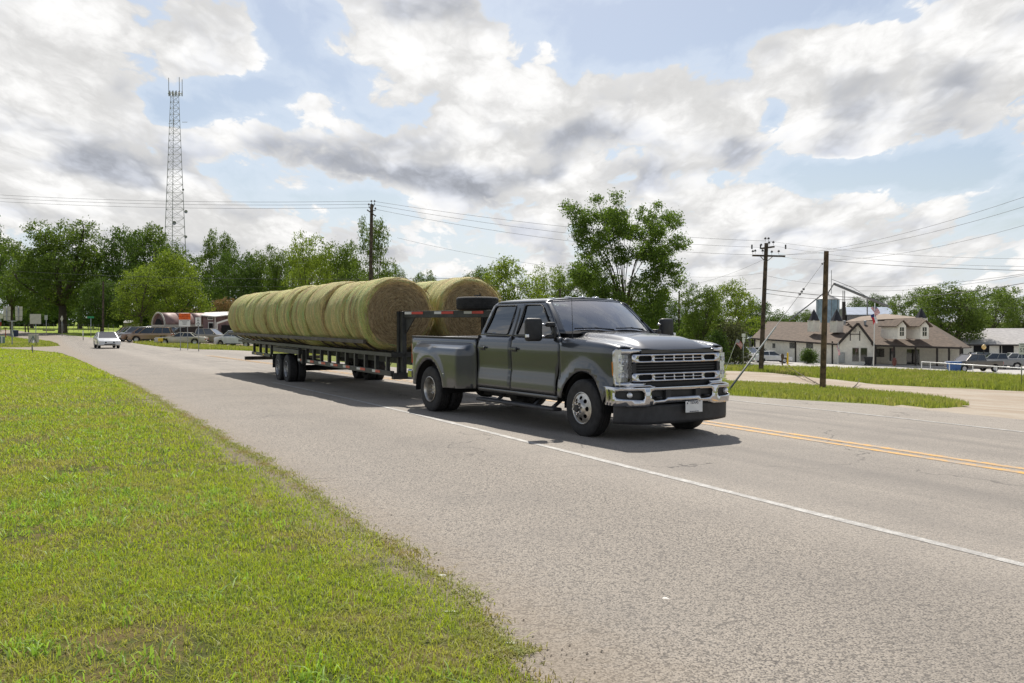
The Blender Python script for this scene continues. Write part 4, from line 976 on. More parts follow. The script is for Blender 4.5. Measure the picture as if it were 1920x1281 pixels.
def bale_mb(seed, L=1.49):
    r = np.random.default_rng(seed); ph = r.uniform(0, 6, 8); am = r.uniform(.003, .012, 8); mb = MB(); mb.cur = 0
    pr = [(BR*.55, -L/2-.01), (BR*.84, -L/2), (BR*.915, -L/2+.04), (BR*.965, -L/2+.12)] + [(BR*(1 + .013*math.sin(x*9+ph[0]) + .010*math.sin(x*21+ph[1])), x) for x in np.linspace(-L/2+.2, L/2-.2, 18)] + [(BR*.975, L/2-.09), (BR*.935, L/2-.03), (BR*.86, L/2), (BR*.55, L/2+.012), (.001, L/2+.02)]
    pr = [(.001, -L/2-.02)] + pr; seg = 56; vs = []
    for i, (rad, h) in enumerate(pr):
        for k in range(seg):
            a = 2*pi*k/seg; q = rad*(1 + sum(am[j]*math.sin((j+1)*a+ph[j]+h*1.2*(j % 3)) for j in range(6)))
            z = q*sin(a); z = max(z, -BR*.955 + .15*(z+BR*.955)) if z < -BR*.955 else z
            vs.append((h + (r.normal(0, .006) if i < 4 or i > len(pr)-5 else 0), q*cos(a), z))
    for i in range(len(pr)-1):
        mb.cur = 1 if (i < 2 or i > len(pr)-4) else 0
        mb.add([], []) ; o = 0
        for k in range(seg): mb.f.append((i*seg+k, i*seg+(k+1) % seg, (i+1)*seg+(k+1) % seg, (i+1)*seg+k)); mb.mi.append(mb.cur)
    mb.v = vs; return mb
def strands(seed, n, L=1.52, both=True):
    r = random.Random(seed); mb = MB()
    for i in range(n):
        rad = BR*.97*math.sqrt(r.random()); a = r.uniform(0, 2*pi); ln = r.uniform(.05, .22); sg = 1 if (r.random() < .85 or not both) else -1
        da = ln/max(rad, .12); k = r.gauss(0, .35); pts = []
        x0 = sg*(L/2 + .012)
        for t in (0, .33, .66, 1):
            rr_ = rad + k*ln*t*.3; an = a + da*t; pts.append(Vector((x0 + sg*(.008 + r.random()*.03 + .03*t*r.random()), rr_*cos(an), rr_*sin(an))))
        w_ = r.uniform(.002, .0045)
        vs = []
        for p in pts: n_ = Vector((0, p.y, p.z)).normalized()*w_; vs += [p-n_, p+n_]
        mb.add(vs, [(2*j, 2*j+1, 2*j+3, 2*j+2) for j in range(3)])
    for i in range(n//3):   # stray ends round the rim and on the wrap
        a = r.uniform(0, 2*pi); x0 = r.choice((L/2-.02, L/2-.02, r.uniform(-L/2, L/2))); rad = BR*.985; ln = r.uniform(.03, .10)
        p = Vector((x0, rad*cos(a), rad*sin(a))); q = p + Vector((r.gauss(0, .5), r.gauss(0, .4)+cos(a)*.6, r.gauss(0, .4)+sin(a)*.6)).normalized()*ln; s_ = Vector((.002, .001, 0))
        mb.add([p-s_, p+s_, q], [(0, 1, 2)])
    return mb
protos = [bale_mb(k) for k in (1, 2, 3)]; BM = []
for k, pb in enumerate(protos):
    o = pb.build('hay_bale', [M_wrap, M_face], None, smooth=True, recalc=True); BM.append(o.data); bpy.data.objects.remove(o)
sm1 = strands(5, 1500); o = sm1.build('loose_hay', M_strand, None, recalc=False); SMH = o.data; bpy.data.objects.remove(o)
bounds = [18.80, 20.35, 22.0, 23.7, 25.2, 26.8, 28.4, 30.0, 31.7, 33.25, 34.85]
near_l = ['green net wrapped round bale with bare brown face at the front of the near row', 'round bale second from the front in the near row on the trailer',
          'straw coloured round bale third from the front in the near row', 'round bale fourth from the front in the near row on the trailer', 'brownish round bale fifth from the front in the near row',
          'round bale sixth from the front in the near row', 'round bale seventh from the front in the near row', 'round bale third from the rear end of the near row',
          'round bale second from the rear end of the near row', 'rearmost round bale of the near row, at the tail of the trailer']
far_l = ['round bale with bare face at the front of the far row behind the spare tyre', 'round bale just behind the front bale of the far row', 'round bale third from the front in the far row']
rb = random.Random(11)
def bale(s, n, k, lab):
    x, y = sn(s, n); o = bpy.data.objects.new('hay_bale', BM[k % 3]); C.objects.link(o)
    L = 1.0; o.location = (x, y, 1.80 + rb.uniform(-.02, .02)); o.rotation_euler = (rb.uniform(0, 6.28) if False else rb.uniform(-.25, .25), 0, TRY + rb.uniform(-.02, .02))
    o.scale = (rb.uniform(.98, 1.03), rb.uniform(.97, 1.025), rb.uniform(.965, 1.03))
    tag(o, lab, 'hay bale', 'round hay bales on the trailer'); return o
for i in range(10):
    o = bale((bounds[i]+bounds[i+1])/2, 6.825 + rb.uniform(-.03, .03), i, near_l[i])
    if i == 0: o.rotation_euler[2] = TRY
    c = bpy.data.objects.new('loose_hay', SMH); C.objects.link(c); c.parent = o
    if i < 3: o = bale((bounds[i]+bounds[i+1])/2 + .05, 8.575 + rb.uniform(-.03, .03), i+1, far_l[i]); c = bpy.data.objects.new('loose_hay', SMH); C.objects.link(c); c.parent = o
    else: bale((bounds[i]+bounds[i+1])/2, 8.575 + rb.uniform(-.03, .03), i+1, 'round bale of the far row hidden behind the near row')
# ============================================================ trees, shrubs
def lmat(name, a, b, t=.35): return leafmat(name, a, b, t, .75)
L_mid = lmat('oak leaves', (.06, .10, .016), (.14, .20, .03)); L_dark = lmat('dark leaves', (.042, .075, .014), (.10, .16, .026), .35)
L_lite = lmat('sunlit pale leaves', (.10, .15, .016), (.20, .26, .035), .45); L_ctr = lmat('elm leaves', (.055, .10, .018), (.14, .21, .035), .45)  # the pale leaves are a yellower, paler green of their own
L_grey = lmat('dull leaves', (.06, .065, .03), (.11, .12, .05), .3); L_pink = lmat('crepe myrtle blossom', (.09, .13, .03), (.38, .21, .13), .3)
M_bark = mat('tree bark', (.09, .07, .055), .95, 0, .3, 5, bump=.8, bs=12)
def crown_mesh(name, seed, n, leaf, blobs, m, sq=1.0, per=16):
    """leaf clumps filling a set of lobes; unit tree: base 0, top about 1, radius about .5"""
    r = np.random.default_rng(seed); bl = np.array(blobs, float)
    wt = bl[:, 3]**2; wt /= wt.sum(); nc = n//per
    bi = r.choice(len(bl), nc, p=wt)
    d = r.normal(size=(nc, 3)); d /= np.linalg.norm(d, axis=1)[:, None]
    rad = r.uniform(.45, 1.06, nc)**.6
    c = bl[bi, :3] + d*(bl[bi, 3]*rad)[:, None]*np.array([1, 1, bl[0, 4] if bl.shape[1] > 4 else .85])
    sg = leaf*r.uniform(1.2, 2.8, nc)
    P_ = np.repeat(c, per, 0) + r.normal(size=(nc*per, 3))*np.repeat(sg, per)[:, None]*np.array([1.15, 1.15, .7])
    N = len(P_); a = r.normal(size=(N, 3)); a /= np.linalg.norm(a, axis=1)[:, None]
    b = np.cross(a, r.normal(size=(N, 3))); b /= np.linalg.norm(b, axis=1)[:, None]
    s = leaf*r.uniform(.6, 1.3, N)[:, None]
    v = np.stack([P_ - a*s, P_ + b*s*.5, P_ + a*s, P_ - b*s*.5], 1).reshape(-1, 3)
    me = bpy.data.meshes.new(name); me.vertices.add(len(v)); me.vertices.foreach_set('co', v.ravel())
    me.loops.add(len(v)); me.loops.foreach_set('vertex_index', np.arange(len(v), dtype=np.int32)); me.polygons.add(N)
    me.polygons.foreach_set('loop_start', (np.arange(N)*4).astype(np.int32)); me.polygons.foreach_set('loop_total', np.full(N, 4, np.int32)); me.update(calc_edges=True)
    me.materials.append(m); return me
def trunk_mesh(seed, blobs, tr, h0=.22, lean=.0):
    r = random.Random(seed); mb = MB(); top = Vector((lean, 0, h0))
    mb.tube([(0, 0, -.04), (0, 0, .0), (lean*.3, 0, h0*.5), top], [tr*1.5, tr*1.15, tr*.95, tr*.85], 8)
    for b in sorted(blobs, key=lambda q: -q[3])[:9]:
        e = Vector(b[:3]); m_ = top.lerp(e, .5) + Vector((r.uniform(-.03, .03), r.uniform(-.03, .03), -.02))
        mb.tube([top, m_, e, e + Vector((r.uniform(-.05, .05), r.uniform(-.05, .05), b[3]*.6))], [tr*.6, tr*.4, tr*.2, tr*.06], 6)
        for _ in range(3):
            q = m_.lerp(e, r.uniform(.2, 1)); mb.tube([q, q + Vector((r.uniform(-1, 1), r.uniform(-1, 1), r.uniform(0, 1)))*b[3]*.8], [tr*.18, tr*.05], 5)
    me = bpy.data.meshes.new('trunk'); me.from_pydata(mb.v, [], mb.f); me.materials.append(M_bark); me.shade_smooth(); return me
def lobes(seed, n, zlo, zhi, rad, br, shape='round'):
    r = random.Random(seed); out = []
    for i in range(n):
        t = (i+.5)/n; z = zlo + (zhi-zlo)*t
        prof = {'round': math.sin(pi*(.12+.80*t))**.6, 'cone': 1-.75*t, 'vase': .35+.65*t if t < .75 else 1.05-(t-.75)*2, 'flat': 1 if t > .3 else .7}[shape]
        a = i*2.4 + r.uniform(-.5, .5); d = rad*prof*r.uniform(.35, .95); out.append((d*cos(a), d*sin(a), z, br*r.uniform(.7, 1.2)*(0.7+.3*prof)))
    return out
TV = {}
def variant(key, seed, nleaf, leaf, lob, m, tr=.022, h0=.22, lean=0): TV[key] = (crown_mesh('crown', seed, nleaf, leaf, lob, m), trunk_mesh(seed, lob, tr, h0, lean))
variant('mid1', 1, 17000, .0115, lobes(1, 22, .30, .93, .36, .15), L_mid)
variant('mid2', 2, 17000, .0115, lobes(2, 18, .25, .92, .38, .15), L_mid, .025)
variant('dark1', 3, 18000, .012, lobes(3, 24, .16, .92, .40, .16), L_dark)
variant('dark2', 4, 18000, .012, lobes(4, 20, .18, .90, .38, .17), L_dark, .02)
variant('lite', 5, 18000, .012, lobes(5, 24, .12, .92, .40, .15), L_lite)
variant('airy', 6, 10000, .011, lobes(6, 26, .22, .95, .38, .105), L_mid, .02, .3)
variant('airy2', 7, 11000, .011, lobes(7, 26, .20, .95, .38, .12), L_lite, .018, .3)
variant('pecan', 8, 26000, .010, lobes(8, 34, .24, .93, .44, .12), L_mid, .034, .24)
variant('flat', 9, 22000, .011, lobes(9, 26, .30, .90, .46, .14, 'flat'), L_mid, .024)
variant('bush', 10, 5000, .030, lobes(10, 14, .15, .80, .34, .20), L_dark, .02, .12)
variant('bushg', 11, 3000, .030, lobes(11, 14, .15, .80, .34, .18), L_grey, .02, .12)
variant('pink', 12, 9000, .014, lobes(12, 18, .35, .92, .38, .14), L_pink, .02)
def tree(key, u, Y, vtop, wpx, label, cat='tree', name='tree', rz=None, vb=None, group='trees standing behind the road', dz=0):
    p = at(u, Y) if vb is None else P(u, vb, Y)
    top = P(u, vtop, Y).z; h = (top - p.z)/.98; wd = wpx/FP*Y*1.22
    o = thing(name, label, cat, (p.x, p.y, p.z - .05), rz if rz is not None else random.uniform(0, 6), group)
    cr = bpy.data.objects.new('crown', TV[key][0]); tk = bpy.data.objects.new('trunk', TV[key][1])
    for c in (cr, tk): C.objects.link(c); c.parent = o; c.scale = (wd, wd, h)
    return o
T = [
 ('dark2', -30, 175, 405, 110, 'dark tree cut by the left edge of the photo'), ('mid2', 22, 190, 452, 90, 'mid green tree left of the big spreading pecan'), ('dark1', 60, 215, 478, 110, 'dark tree behind the left side of the big pecan'), ('dark2', 345, 190, 470, 110, 'dark tree filling behind the bright green tree'), ('dark1', 470, 195, 490, 130, 'dark tree behind the rear bales'), ('mid1', 540, 185, 475, 90, 'mid green tree between rear bale trees'), ('dark2', 655, 175, 480, 120, 'dark tree behind the base of the dark wooden pole'),
 ('pecan', 118, 160, 414, 195, 'big spreading pecan with thick dark trunk behind the road signs'), ('dark1', 150, 205, 470, 150, 'dark tree filling the gap behind the big pecan'),
 ('dark1', 238, 165, 424, 130, 'tall dark tree right of the big pecan, left of the radio tower'), ('dark2', 190, 150, 520, 90, 'low dark tree beside the street name sign'),
 ('mid1', 285, 172, 426, 110, 'tall rounded tree standing left of the foot of the radio tower'), ('lite', 325, 142, 474, 125, 'bright green tree in front of the radio tower'),
 ('airy2', 265, 135, 500, 120, 'dark low tree above the parked vehicles left of the arched shop'), ('mid1', 408, 175, 438, 78, 'round topped tree just right of the radio tower'),
 ('dark1', 440, 160, 468, 95, 'dark tree behind the tail of the bale trailer'), ('mid2', 500, 165, 468, 85, 'mid green tree over the rear bales'),
 ('airy2', 578, 120, 442, 110, 'loose pale tree above the middle of the bale row'), ('airy', 640, 125, 452, 120, 'loose leafy tree left of the dark wooden pole'),
 ('airy', 700, 118, 408, 90, 'tall airy tree behind the dark wooden pole'), ('lite', 600, 150, 480, 120, 'bushy light green tree above the fifth bale'),
 ('mid2', 735, 170, 500, 60, 'small tree seen low over the front of the near bales'), ('mid1', 800, 230, 512, 60, 'far small tree top showing between the two bale rows'),
 ('lite', 955, 120, 487, 130, 'bright green tree right behind the pickup cab'), ('airy2', 1035, 135, 500, 95, 'pale leafy tree between the cab and the tall elm'),
 ('mid1', 900, 150, 505, 80, 'mid green tree directly behind the spare tyre'), ('mid2', 1085, 125, 505, 90, 'mid green tree low on the left side of the tall elm'),
 ('mid1', 1310, 105, 537, 95, 'round green tree behind the right wing mirror'), ('lite', 1365, 112, 530, 120, 'broad green tree left of the pole with crossarms'),
 ('dark1', 1250, 120, 560, 90, 'dark tree under the right side of the tall elm'), ('dark1', 1420, 140, 562, 90, 'darker tree just behind the pole with crossarms'),
 ('dark2', 1468, 230, 588, 80, 'low distant tree left of the grain bin'), ('mid2', 1505, 210, 583, 50, 'small distant tree between the two poles'),
 ('dark1', 1615, 260, 556, 70, 'dark distant tree right of the grain bin'), ('dark2', 1650, 250, 550, 60, 'dark tree behind the grain auger end'),
 ('mid2', 1720, 150, 545, 100, 'green tree rising behind the dormer roof'), ('flat', 1790, 135, 530, 160, 'wide spreading tree in front of the right hand building'),
 ('mid1', 1850, 165, 540, 110, 'round tree above the grey roofed building'), ('flat', 1915, 170, 548, 90, 'tree cut by the right edge of the photo')]
for i, t_ in enumerate(T):
    tree(*t_)
tree('bush', 1515, 113, 650, 34, 'rounded dark shrub against the white wall of the long building', 'shrub', 'shrub', group=None)
tree('bush', 1345, 100, 612, 44, 'dark clipped shrub beyond the pickup bonnet', 'shrub', 'shrub', group=None)
tree('bushg', 1378, 104, 590, 66, 'half bare brownish shrub beside the dark one', 'shrub', 'shrub', group=None)
tree('pink', 420, 150, 560, 56, 'pink flowering crepe myrtle behind the reddish metal building', 'tree', 'crepe_myrtle', group=None)
tree('pink', 355, 150, 578, 40, 'small pink crepe myrtle behind the orange sign', 'tree', 'crepe_myrtle', group=None)
# the tall elm with upswept limbs behind the pickup
cl = []
for (u, v, r_) in ((1072, 385, .030), (1085, 400, .05), (1095, 430, .05), (1128, 372, .038), (1140, 400, .055), (1160, 372, .04), (1165, 420, .06), (1130, 450, .065), (1195, 430, .055), (1232, 390, .035), (1228, 415, .05), (1240, 440, .045), (1205, 470, .065), (1250, 475, .05), (1262, 505, .055), (1225, 510, .07), (1160, 480, .07), (1110, 490, .06), (1100, 520, .06), (1150, 530, .07), (1200, 540, .07), (1240, 545, .06), (1190, 570, .06), (1235, 575, .055), (1130, 560, .055), (1180, 400, .035), (1115, 405, .035), (1245, 590, .04), (1215, 600, .04)):
    X0 = (u-1175)/258.0; Z0 = (640-v)/295.0; cl.append((X0*1.03, random.uniform(-.22, .22)*(1-abs(X0)), Z0*.99, r_*1.12))
r2_ = random.Random(4)
cl += [(c[0]*.8 + r2_.uniform(-.07, .07), r2_.uniform(-.2, .2), c[2]*.96 + r2_.uniform(-.05, .04), .068) for c in cl if c[2] < .82]
for k in range(34):
    z_ = r2_.uniform(.08, .80); hw__ = .20 if z_ < .14 else (.34 if z_ < .3 else (.42 if z_ < .62 else .36)); cl.append((r2_.uniform(-hw__, hw__), r2_.uniform(-.24, .24), z_, .06))
me_c = crown_mesh('crown', 33, 60000, .0078, cl, L_ctr, per=18)
def elm_trunk():
    mb = MB(); r = random.Random(3); base = Vector((0, 0, 0)); fork = Vector((.01, 0, .16))
    mb.tube([(0, 0, -.15), base, fork], [.020, .017, .014], 8)
    for c in cl[:29]:
        e = Vector(c[:3]); m_ = fork.lerp(e, .45) + Vector((-e.x*.15, 0, .02)); mb.tube([fork, m_, e, e + (e-m_)*.04], [.005, .0033, .0018, .001], 6)
    me = bpy.data.meshes.new('trunk'); me.from_pydata(mb.v, [], mb.f); me.materials.append(M_bark); me.shade_smooth(); return me
Yc = 62; pb_ = P(1168, 640, Yc); sc_h = 295/FP*Yc
o = thing('elm_tree', 'tall elm with upswept leafy limbs right behind the pickup roof', 'tree', pb_, 0)
for nm, me in (('crown', me_c), ('trunk', elm_trunk())):
    c = bpy.data.objects.new(nm, me); C.objects.link(c); c.parent = o; c.scale = (258/FP*Yc, 258/FP*Yc, sc_h)
# far wood behind the field
wl = [(-.95 + i*.05 + random.uniform(-.02, .02), random.uniform(-.03, .03), random.uniform(.2, .62), random.uniform(.10, .17)) for i in range(40)]
def wood(u0, u1, Y, vtop, label, m, n=14000, seed=1, leaf=.018):
    a = at(u0, Y); b = at(u1, Y); wdt = (b-a).length; r = random.Random(seed); z0 = min(a.z, b.z); H_ = P((u0+u1)/2, vtop, Y).z - z0
    L = [(x, r.uniform(-.35, .35), r.uniform(.12, .72), r.uniform(.18, .34)) for x in lin(-wdt/H_/2, wdt/H_/2, int(wdt/H_*3.2))]
    me = crown_mesh('wood', seed, n, leaf, L, m); o = bpy.data.objects.new('distant_wood', me); C.objects.link(o); c = (a+b)/2; o.location = (c.x, c.y, z0-.3); o.scale = (H_, H_*.8, H_)
    return tag(o, label, 'wood', kind='stuff')
wood(-700, 470, 260, 560, 'dark far wood closing the field behind the pecan', L_dark, 32000, 1, .07)
wood(430, 1320, 235, 570, 'far line of trees behind the trailer and pickup', L_dark, 20000, 2, .07)
wood(1380, 2000, 300, 596, 'low far trees behind the buildings', L_dark, 12000, 3, .07)

# ============================================================ simple far vehicles, each with its own parts
CP = {}
def cpaint(nm, c, metal=.2):
    return mat('car paint ' + nm, c, .28, metal, .06, 2, coat=.8)
M_cglass = mat('car window glass', (.02, .025, .03), .06, 0, .1, coat=1, spec=.8)
M_hub = mat('car wheel alloy', (.45, .45, .45), .35, .8, .15)
def wheels(root, xs, wd, R_=.34):
    for x in xs:
        for s in (-1, 1):
            mb = MB(); mb.lathe([(R_*.6, -.11), (R_*.93, -.11), (R_, -.07), (R_, .07), (R_*.93, .11), (R_*.6, .11)], 20, axis='Y'); w_ = mb.build('wheel', M_tyre, root, smooth=True, angle=35); w_.location = (x, s*(wd/2-.12), R_)
            mb = MB(); mb.lathe([(.001, -s*-.10), (R_*.5, s*.09), (R_*.62, s*.105)], 16, axis='Y'); mb.build('rim', M_hub, w_, smooth=True, angle=35)
def car(kind, name, label, cat, u, Y, yaw, paint, vb=None, group=None, scale=1.0, pos=None):
    p = pos or (at(u, Y) if vb is None else P(u, vb, Y)); root = thing(name, label, cat, (p[0], p[1], p[2] + .02), yaw, group); root.scale = (scale,)*3
    if kind == 'sedan':
        L, Wd = 4.6, 1.80; R_ = .33; wx = (-1.35, 1.35)
        top = [(2.28, .42), (2.30, .62), (2.15, .74), (1.2, .90), (.95, .95), (-1.75, 1.0), (-2.15, .98), (-2.28, .90), (-2.30, .45)]
        gh = [(-1.95, .99), (1.05, .93)], [(-1.15, 1.40), (.15, 1.43)]
    elif kind == 'suv':
        L, Wd = 4.9, 1.90; R_ = .38; wx = (-1.45, 1.45)
        top = [(2.38, .48), (2.40, .85), (2.25, 1.0), (1.25, 1.10), (-2.35, 1.12), (-2.42, 1.05), (-2.42, .48)]
        gh = [(-2.36, 1.11), (1.30, 1.09)], [(-2.10, 1.74), (.45, 1.76)]
    elif kind == 'wagon':
        L, Wd = 4.8, 1.85; R_ = .36; wx = (-1.4, 1.4)
        top = [(2.3, .45), (2.36, .75), (2.2, .92), (1.1, 1.02), (-2.30, 1.05), (-2.38, 1.0), (-2.38, .48)]
        gh = [(-2.30, 1.04), (1.15, 1.01)], [(-1.9, 1.62), (.35, 1.64)]
    elif kind == 'classic':
        L, Wd = 5.2, 1.9; R_ = .34; wx = (-1.5, 1.6)
        top = [(2.6, .40), (2.62, .72), (2.5, .82), (1.0, .90), (-1.5, .92), (-2.5, .86), (-2.6, .74), (-2.6, .42)]
        gh = [(-1.5, .91), (.95, .90)], [(-1.0, 1.30), (.2, 1.32)]
    else:
        L, Wd = 5.8, 1.98; R_ = .40; wx = (-1.85, 1.85)
        top = [(2.80, .55), (2.82, 1.0), (2.70, 1.14), (1.75, 1.22), (1.5, 1.25), (-.75, 1.26), (-.80, 1.22), (-2.80, 1.22), (-2.84, 1.15), (-2.84, .58)]
        gh = [(-.85, 1.25), (1.62, 1.23)], [(-.70, 1.84), (.85, 1.86)]
    poly = list(top); z0 = top[0][1]-.14
    bot = []
    for x in wx: bot += [(x - (R_+.06)*cos(a), z0 if False else R_ + (R_+.06)*sin(a)) for a in lin(math.asin(max(-.9, (z0-R_)/(R_+.06))), pi - math.asin(max(-.9, (z0-R_)/(R_+.06))), 8)]
    poly = top + [(top[-1][0]+.08, z0)] + bot + [(top[0][0]-.08, z0)]
    mb = MB(); mb.prism(poly, -Wd/2, Wd/2); mb.build('body', paint, root, bevel=.06, bseg=3, smooth=True)
    (b0, b1), (t0, t1) = gh; wb, wt = Wd/2-.06, Wd/2-.24
    q = [(b0[0], -wb, b0[1]), (b1[0], -wb, b1[1]), (b1[0], wb, b1[1]), (b0[0], wb, b0[1]), (t0[0], -wt, t0[1]), (t1[0], -wt, t1[1]), (t1[0], wt, t1[1]), (t0[0], wt, t0[1])]
    mb = MB(); mb.add(q, [(3, 2, 1, 0), (4, 5, 6, 7), (0, 1, 5, 4), (1, 2, 6, 5), (2, 3, 7, 6), (3, 0, 4, 7)]); mb.build('window_band', M_cglass, root, bevel=.03)
    mb = MB(); mb.box(((t0[0]+t1[0])/2, 0, (t0[1]+t1[1])/2 + .01), (t1[0]-t0[0]+.10, wt*2+.04, .05), ry=-math.atan2(t1[1]-t0[1], t1[0]-t0[0])); mb.build('roof', paint, root, bevel=.03, smooth=True)
    n_p = {'sedan': (0, .5, 1), 'classic': (0, .55, 1), 'truck': (0, .48, 1)}.get(kind, (0, .27, .58, 1))
    for s in (-1, 1):
        for k in n_p:
            mb = MB(); mb.bar((b0[0]+(b1[0]-b0[0])*k, s*(wb-.005), b0[1]+(b1[1]-b0[1])*k-.02), (t0[0]+(t1[0]-t0[0])*k, s*(wt-.005), t0[1]+.02), .09, .05)
            mb.build('pillar', paint, root)
        xm = b1[0]-.25; MB().box((xm, s*(Wd/2+.08), b1[1]+.10), (.10, .18, .14)).build('wing_mirror', paint, root, bevel=.02)
        hz = top[1][1] - (.02 if kind != 'sedan' else -.02)
        MB().box((top[1][0]-.10, s*(Wd/2-.24), hz), (.22, .36, .13)).build('headlight', M_wl_lens, root, bevel=.03)
        MB().box((top[-1][0]+.05, s*(Wd/2-.14), top[-2][1]-.22 if kind == 'truck' else top[-2][1]-.12), (.16, .24, .32 if kind == 'truck' else .16), ).build('tail_light', M_red, root, bevel=.02)
        if kind != 'classic': MB().box((0, s*(Wd/2+.001), z0+.05), (abs(wx[0])*1.15, .02, .07)).build('sill_trim', M_black, root)
    MB().box((top[1][0]-.02, 0, top[1][1]-.06), (.07, Wd*.45, .12 if kind != 'truck' else .28)).build('grille', M_black, root, bevel=.02)
    MB().box((top[0][0]+.02, 0, top[0][1]+.0), (.12, Wd*.96, .16)).build('front_bumper', M_black if kind in ('sedan', 'wagon') and False else paint, root, bevel=.03)
    MB().box((top[0][0]+.085, 0, top[0][1]-.02), (.02, Wd*.5, .08)).build('air_intake', M_black, root)
    MB().box((top[-1][0]-.02, 0, top[-1][1]+.02), (.12, Wd*.96, .18)).build('rear_bumper', M_chrome if kind in ('truck', 'classic') else paint, root, bevel=.03)
    if kind == 'truck': MB().box((-1.82, 0, 1.225), (1.86, 1.70, .012)).build('bed_floor', M_black, root)
    MB().box((-.02, 0, z0+.10), (L*.8, Wd*.78, .2)).build('underbody', M_dark, root)
    wheels(root, wx, Wd, R_); return root
W_ = cpaint('white', (.70, .70, .69), 0); TAN = cpaint('tan', (.28, .19, .12), .4); BRN = cpaint('brown', (.22, .13, .08), .4); SLV = cpaint('silver', (.42, .43, .44), .6); CREAM = cpaint('cream', (.50, .45, .36), .1)
PEW = cpaint('pewter', (.30, .27, .22), .5); DGR = cpaint('dark taupe', (.10, .09, .08), .5); GRN = cpaint('dark green', (.015, .035, .03), .2); GREY = cpaint('grey', (.20, .21, .22), .5)
c_ = car('sedan', 'sedan_car', 'white sedan driving toward the camera at the left on the road', 'car', 200, 84, R(-60), W_)
c_.location = at(200, 84) + Vector((0, 0, .03))
MB().box((2.33, 0, .56), (.01, .5, .11)).build('number_plate', M_white, c_)
car('wagon', 'parked_van', 'light tan vehicle at the far left end of the parked row by the arched shop', 'car', 236, 122, R(-145), TAN, group='vehicles parked by the arched shop')
car('suv', 'parked_suv', 'silver grey off-roader parked second from the left by the arched shop', 'car', 250, 116, R(-143), SLV, group='vehicles parked by the arched shop')
car('wagon', 'parked_car', 'brown saloon half hidden behind the silver off-roader', 'car', 266, 113, R(-155), BRN, group='vehicles parked by the arched shop')
car('suv', 'parked_suv', 'bronze tan sport utility vehicle side on by the red post', 'car', 283, 109, R(-168), TAN, group='vehicles parked by the arched shop', scale=1.0)
car('classic', 'classic_car', 'old cream and white two door car behind the orange sign legs', 'car', 341, 100, R(-172), CREAM, group='vehicles parked by the arched shop')
car('truck', 'parked_pickup', 'beige pickup parked side on left of the trailer tail', 'pickup', 386, 104, R(-6), PEW, group='vehicles parked by the arched shop')
car('truck', 'parked_pickup', 'white pickup partly behind the trailer tail', 'pickup', 449, 101, R(152), W_, group='vehicles parked by the arched shop')
car('suv', 'parked_vehicle', 'dark green vehicle in the shade under the arched canopy', 'car', 323, 118, R(-100), GRN, group='vehicles parked by the arched shop')
# right side, by the long building
g_ = 'cars parked left of the long building'
car('suv', 'parked_suv', 'white sport utility vehicle at the left end by the flag', 'car', 1362, 124, R(115), W_, group=g_)
car('sedan', 'parked_car', 'white car second from the left behind the flag', 'car', 1380, 122, R(-60), W_, group=g_)
car('suv', 'parked_suv', 'white sport utility vehicle just left of the pole with crossarms', 'car', 1401, 119, R(-50), W_, group=g_)
car('suv', 'parked_suv', 'pale roofed vehicle with dark windows behind the pole with crossarms', 'car', 1425, 124, R(-20), SLV, group=g_)
car('sedan', 'parked_car', 'white saloon side on beside the yellow bollard', 'car', 1447, 114, R(-2), W_, group=g_)
g_ = 'vehicles parked at the right'
car('truck', 'parked_pickup', 'dark taupe pickup with red tail light behind the white railing', 'pickup', 1826, 99, R(192), DGR, group=g_)
car('truck', 'parked_pickup', 'dark green pickup behind the taupe one', 'pickup', 1838, 116, R(186), GRN, group=g_)
car('truck', 'parked_pickup', 'grey pickup behind and right of the taupe one', 'pickup', 1872, 112, R(165), GREY, group=g_)
car('truck', 'parked_pickup', 'white pickup at the right edge under the speed sign', 'pickup', 1908, 114, R(170), W_, group=g_)
# ============================================================ buildings
M_wallw = mat('painted white brick', (.82, .78, .68), .8, 0, .05, 3, bump=.15, bs=30); M_soff = mat('soffit', (.45, .42, .36), .8, 0, .1)
M_shing = mat('brown shingle roof', (.125, .088, .062), .9, 0, .18, 2.5, bump=.5, bs=18); M_shing2 = mat('pale brown flat roof', (.26, .20, .15), .9, 0, .12, 1.5)
M_btrim = mat('dark brown trim', (.03, .022, .018), .6, 0, .2); M_win = mat('window glass dark', (.02, .024, .03), .08, 0, .2, coat=1); M_winl = mat('curtained window', (.16, .16, .15), .25, 0, .35, 8)
M_cone = mat('black cone roof', (.025, .022, .026), .55, 0, .2); M_bin = mat('galvanised bin steel', (.27, .36, .44), .4, .5, .12, 1.2); M_grey = mat('weathered grey steel', (.20, .20, .20), .55, .4, .2)
M_mar = mat('faded maroon metal', (.25, .155, .14), .6, .1, .15, 1.5); M_mar2 = mat('maroon wall', (.20, .13, .13), .7, 0, .15, 2); M_roofg = mat('pale metal roof', (.50, .48, .46), .5, .2, .08, 1); M_roofs = mat('light grey shingle', (.40, .38, .37), .85, 0, .10, 2)
M_wood = mat('weathered pole wood', (.085, .062, .045), .9, 0, .35, 3, bump=.6, bs=25); M_wire = mat('cable', (.07, .07, .075), .6, .3, .1); M_galv = mat('galvanised post', (.34, .35, .36), .45, .6, .15)
M_signb = mat('sign back aluminium', (.50, .47, .42), .5, .2, .06); M_orange = mat('orange sign face', (.80, .13, .01), .5, 0, .04); M_wsign = mat('white sign face', (.72, .72, .68), .5, 0, .04); M_ink2 = mat('sign black', (.02, .02, .02), .6)
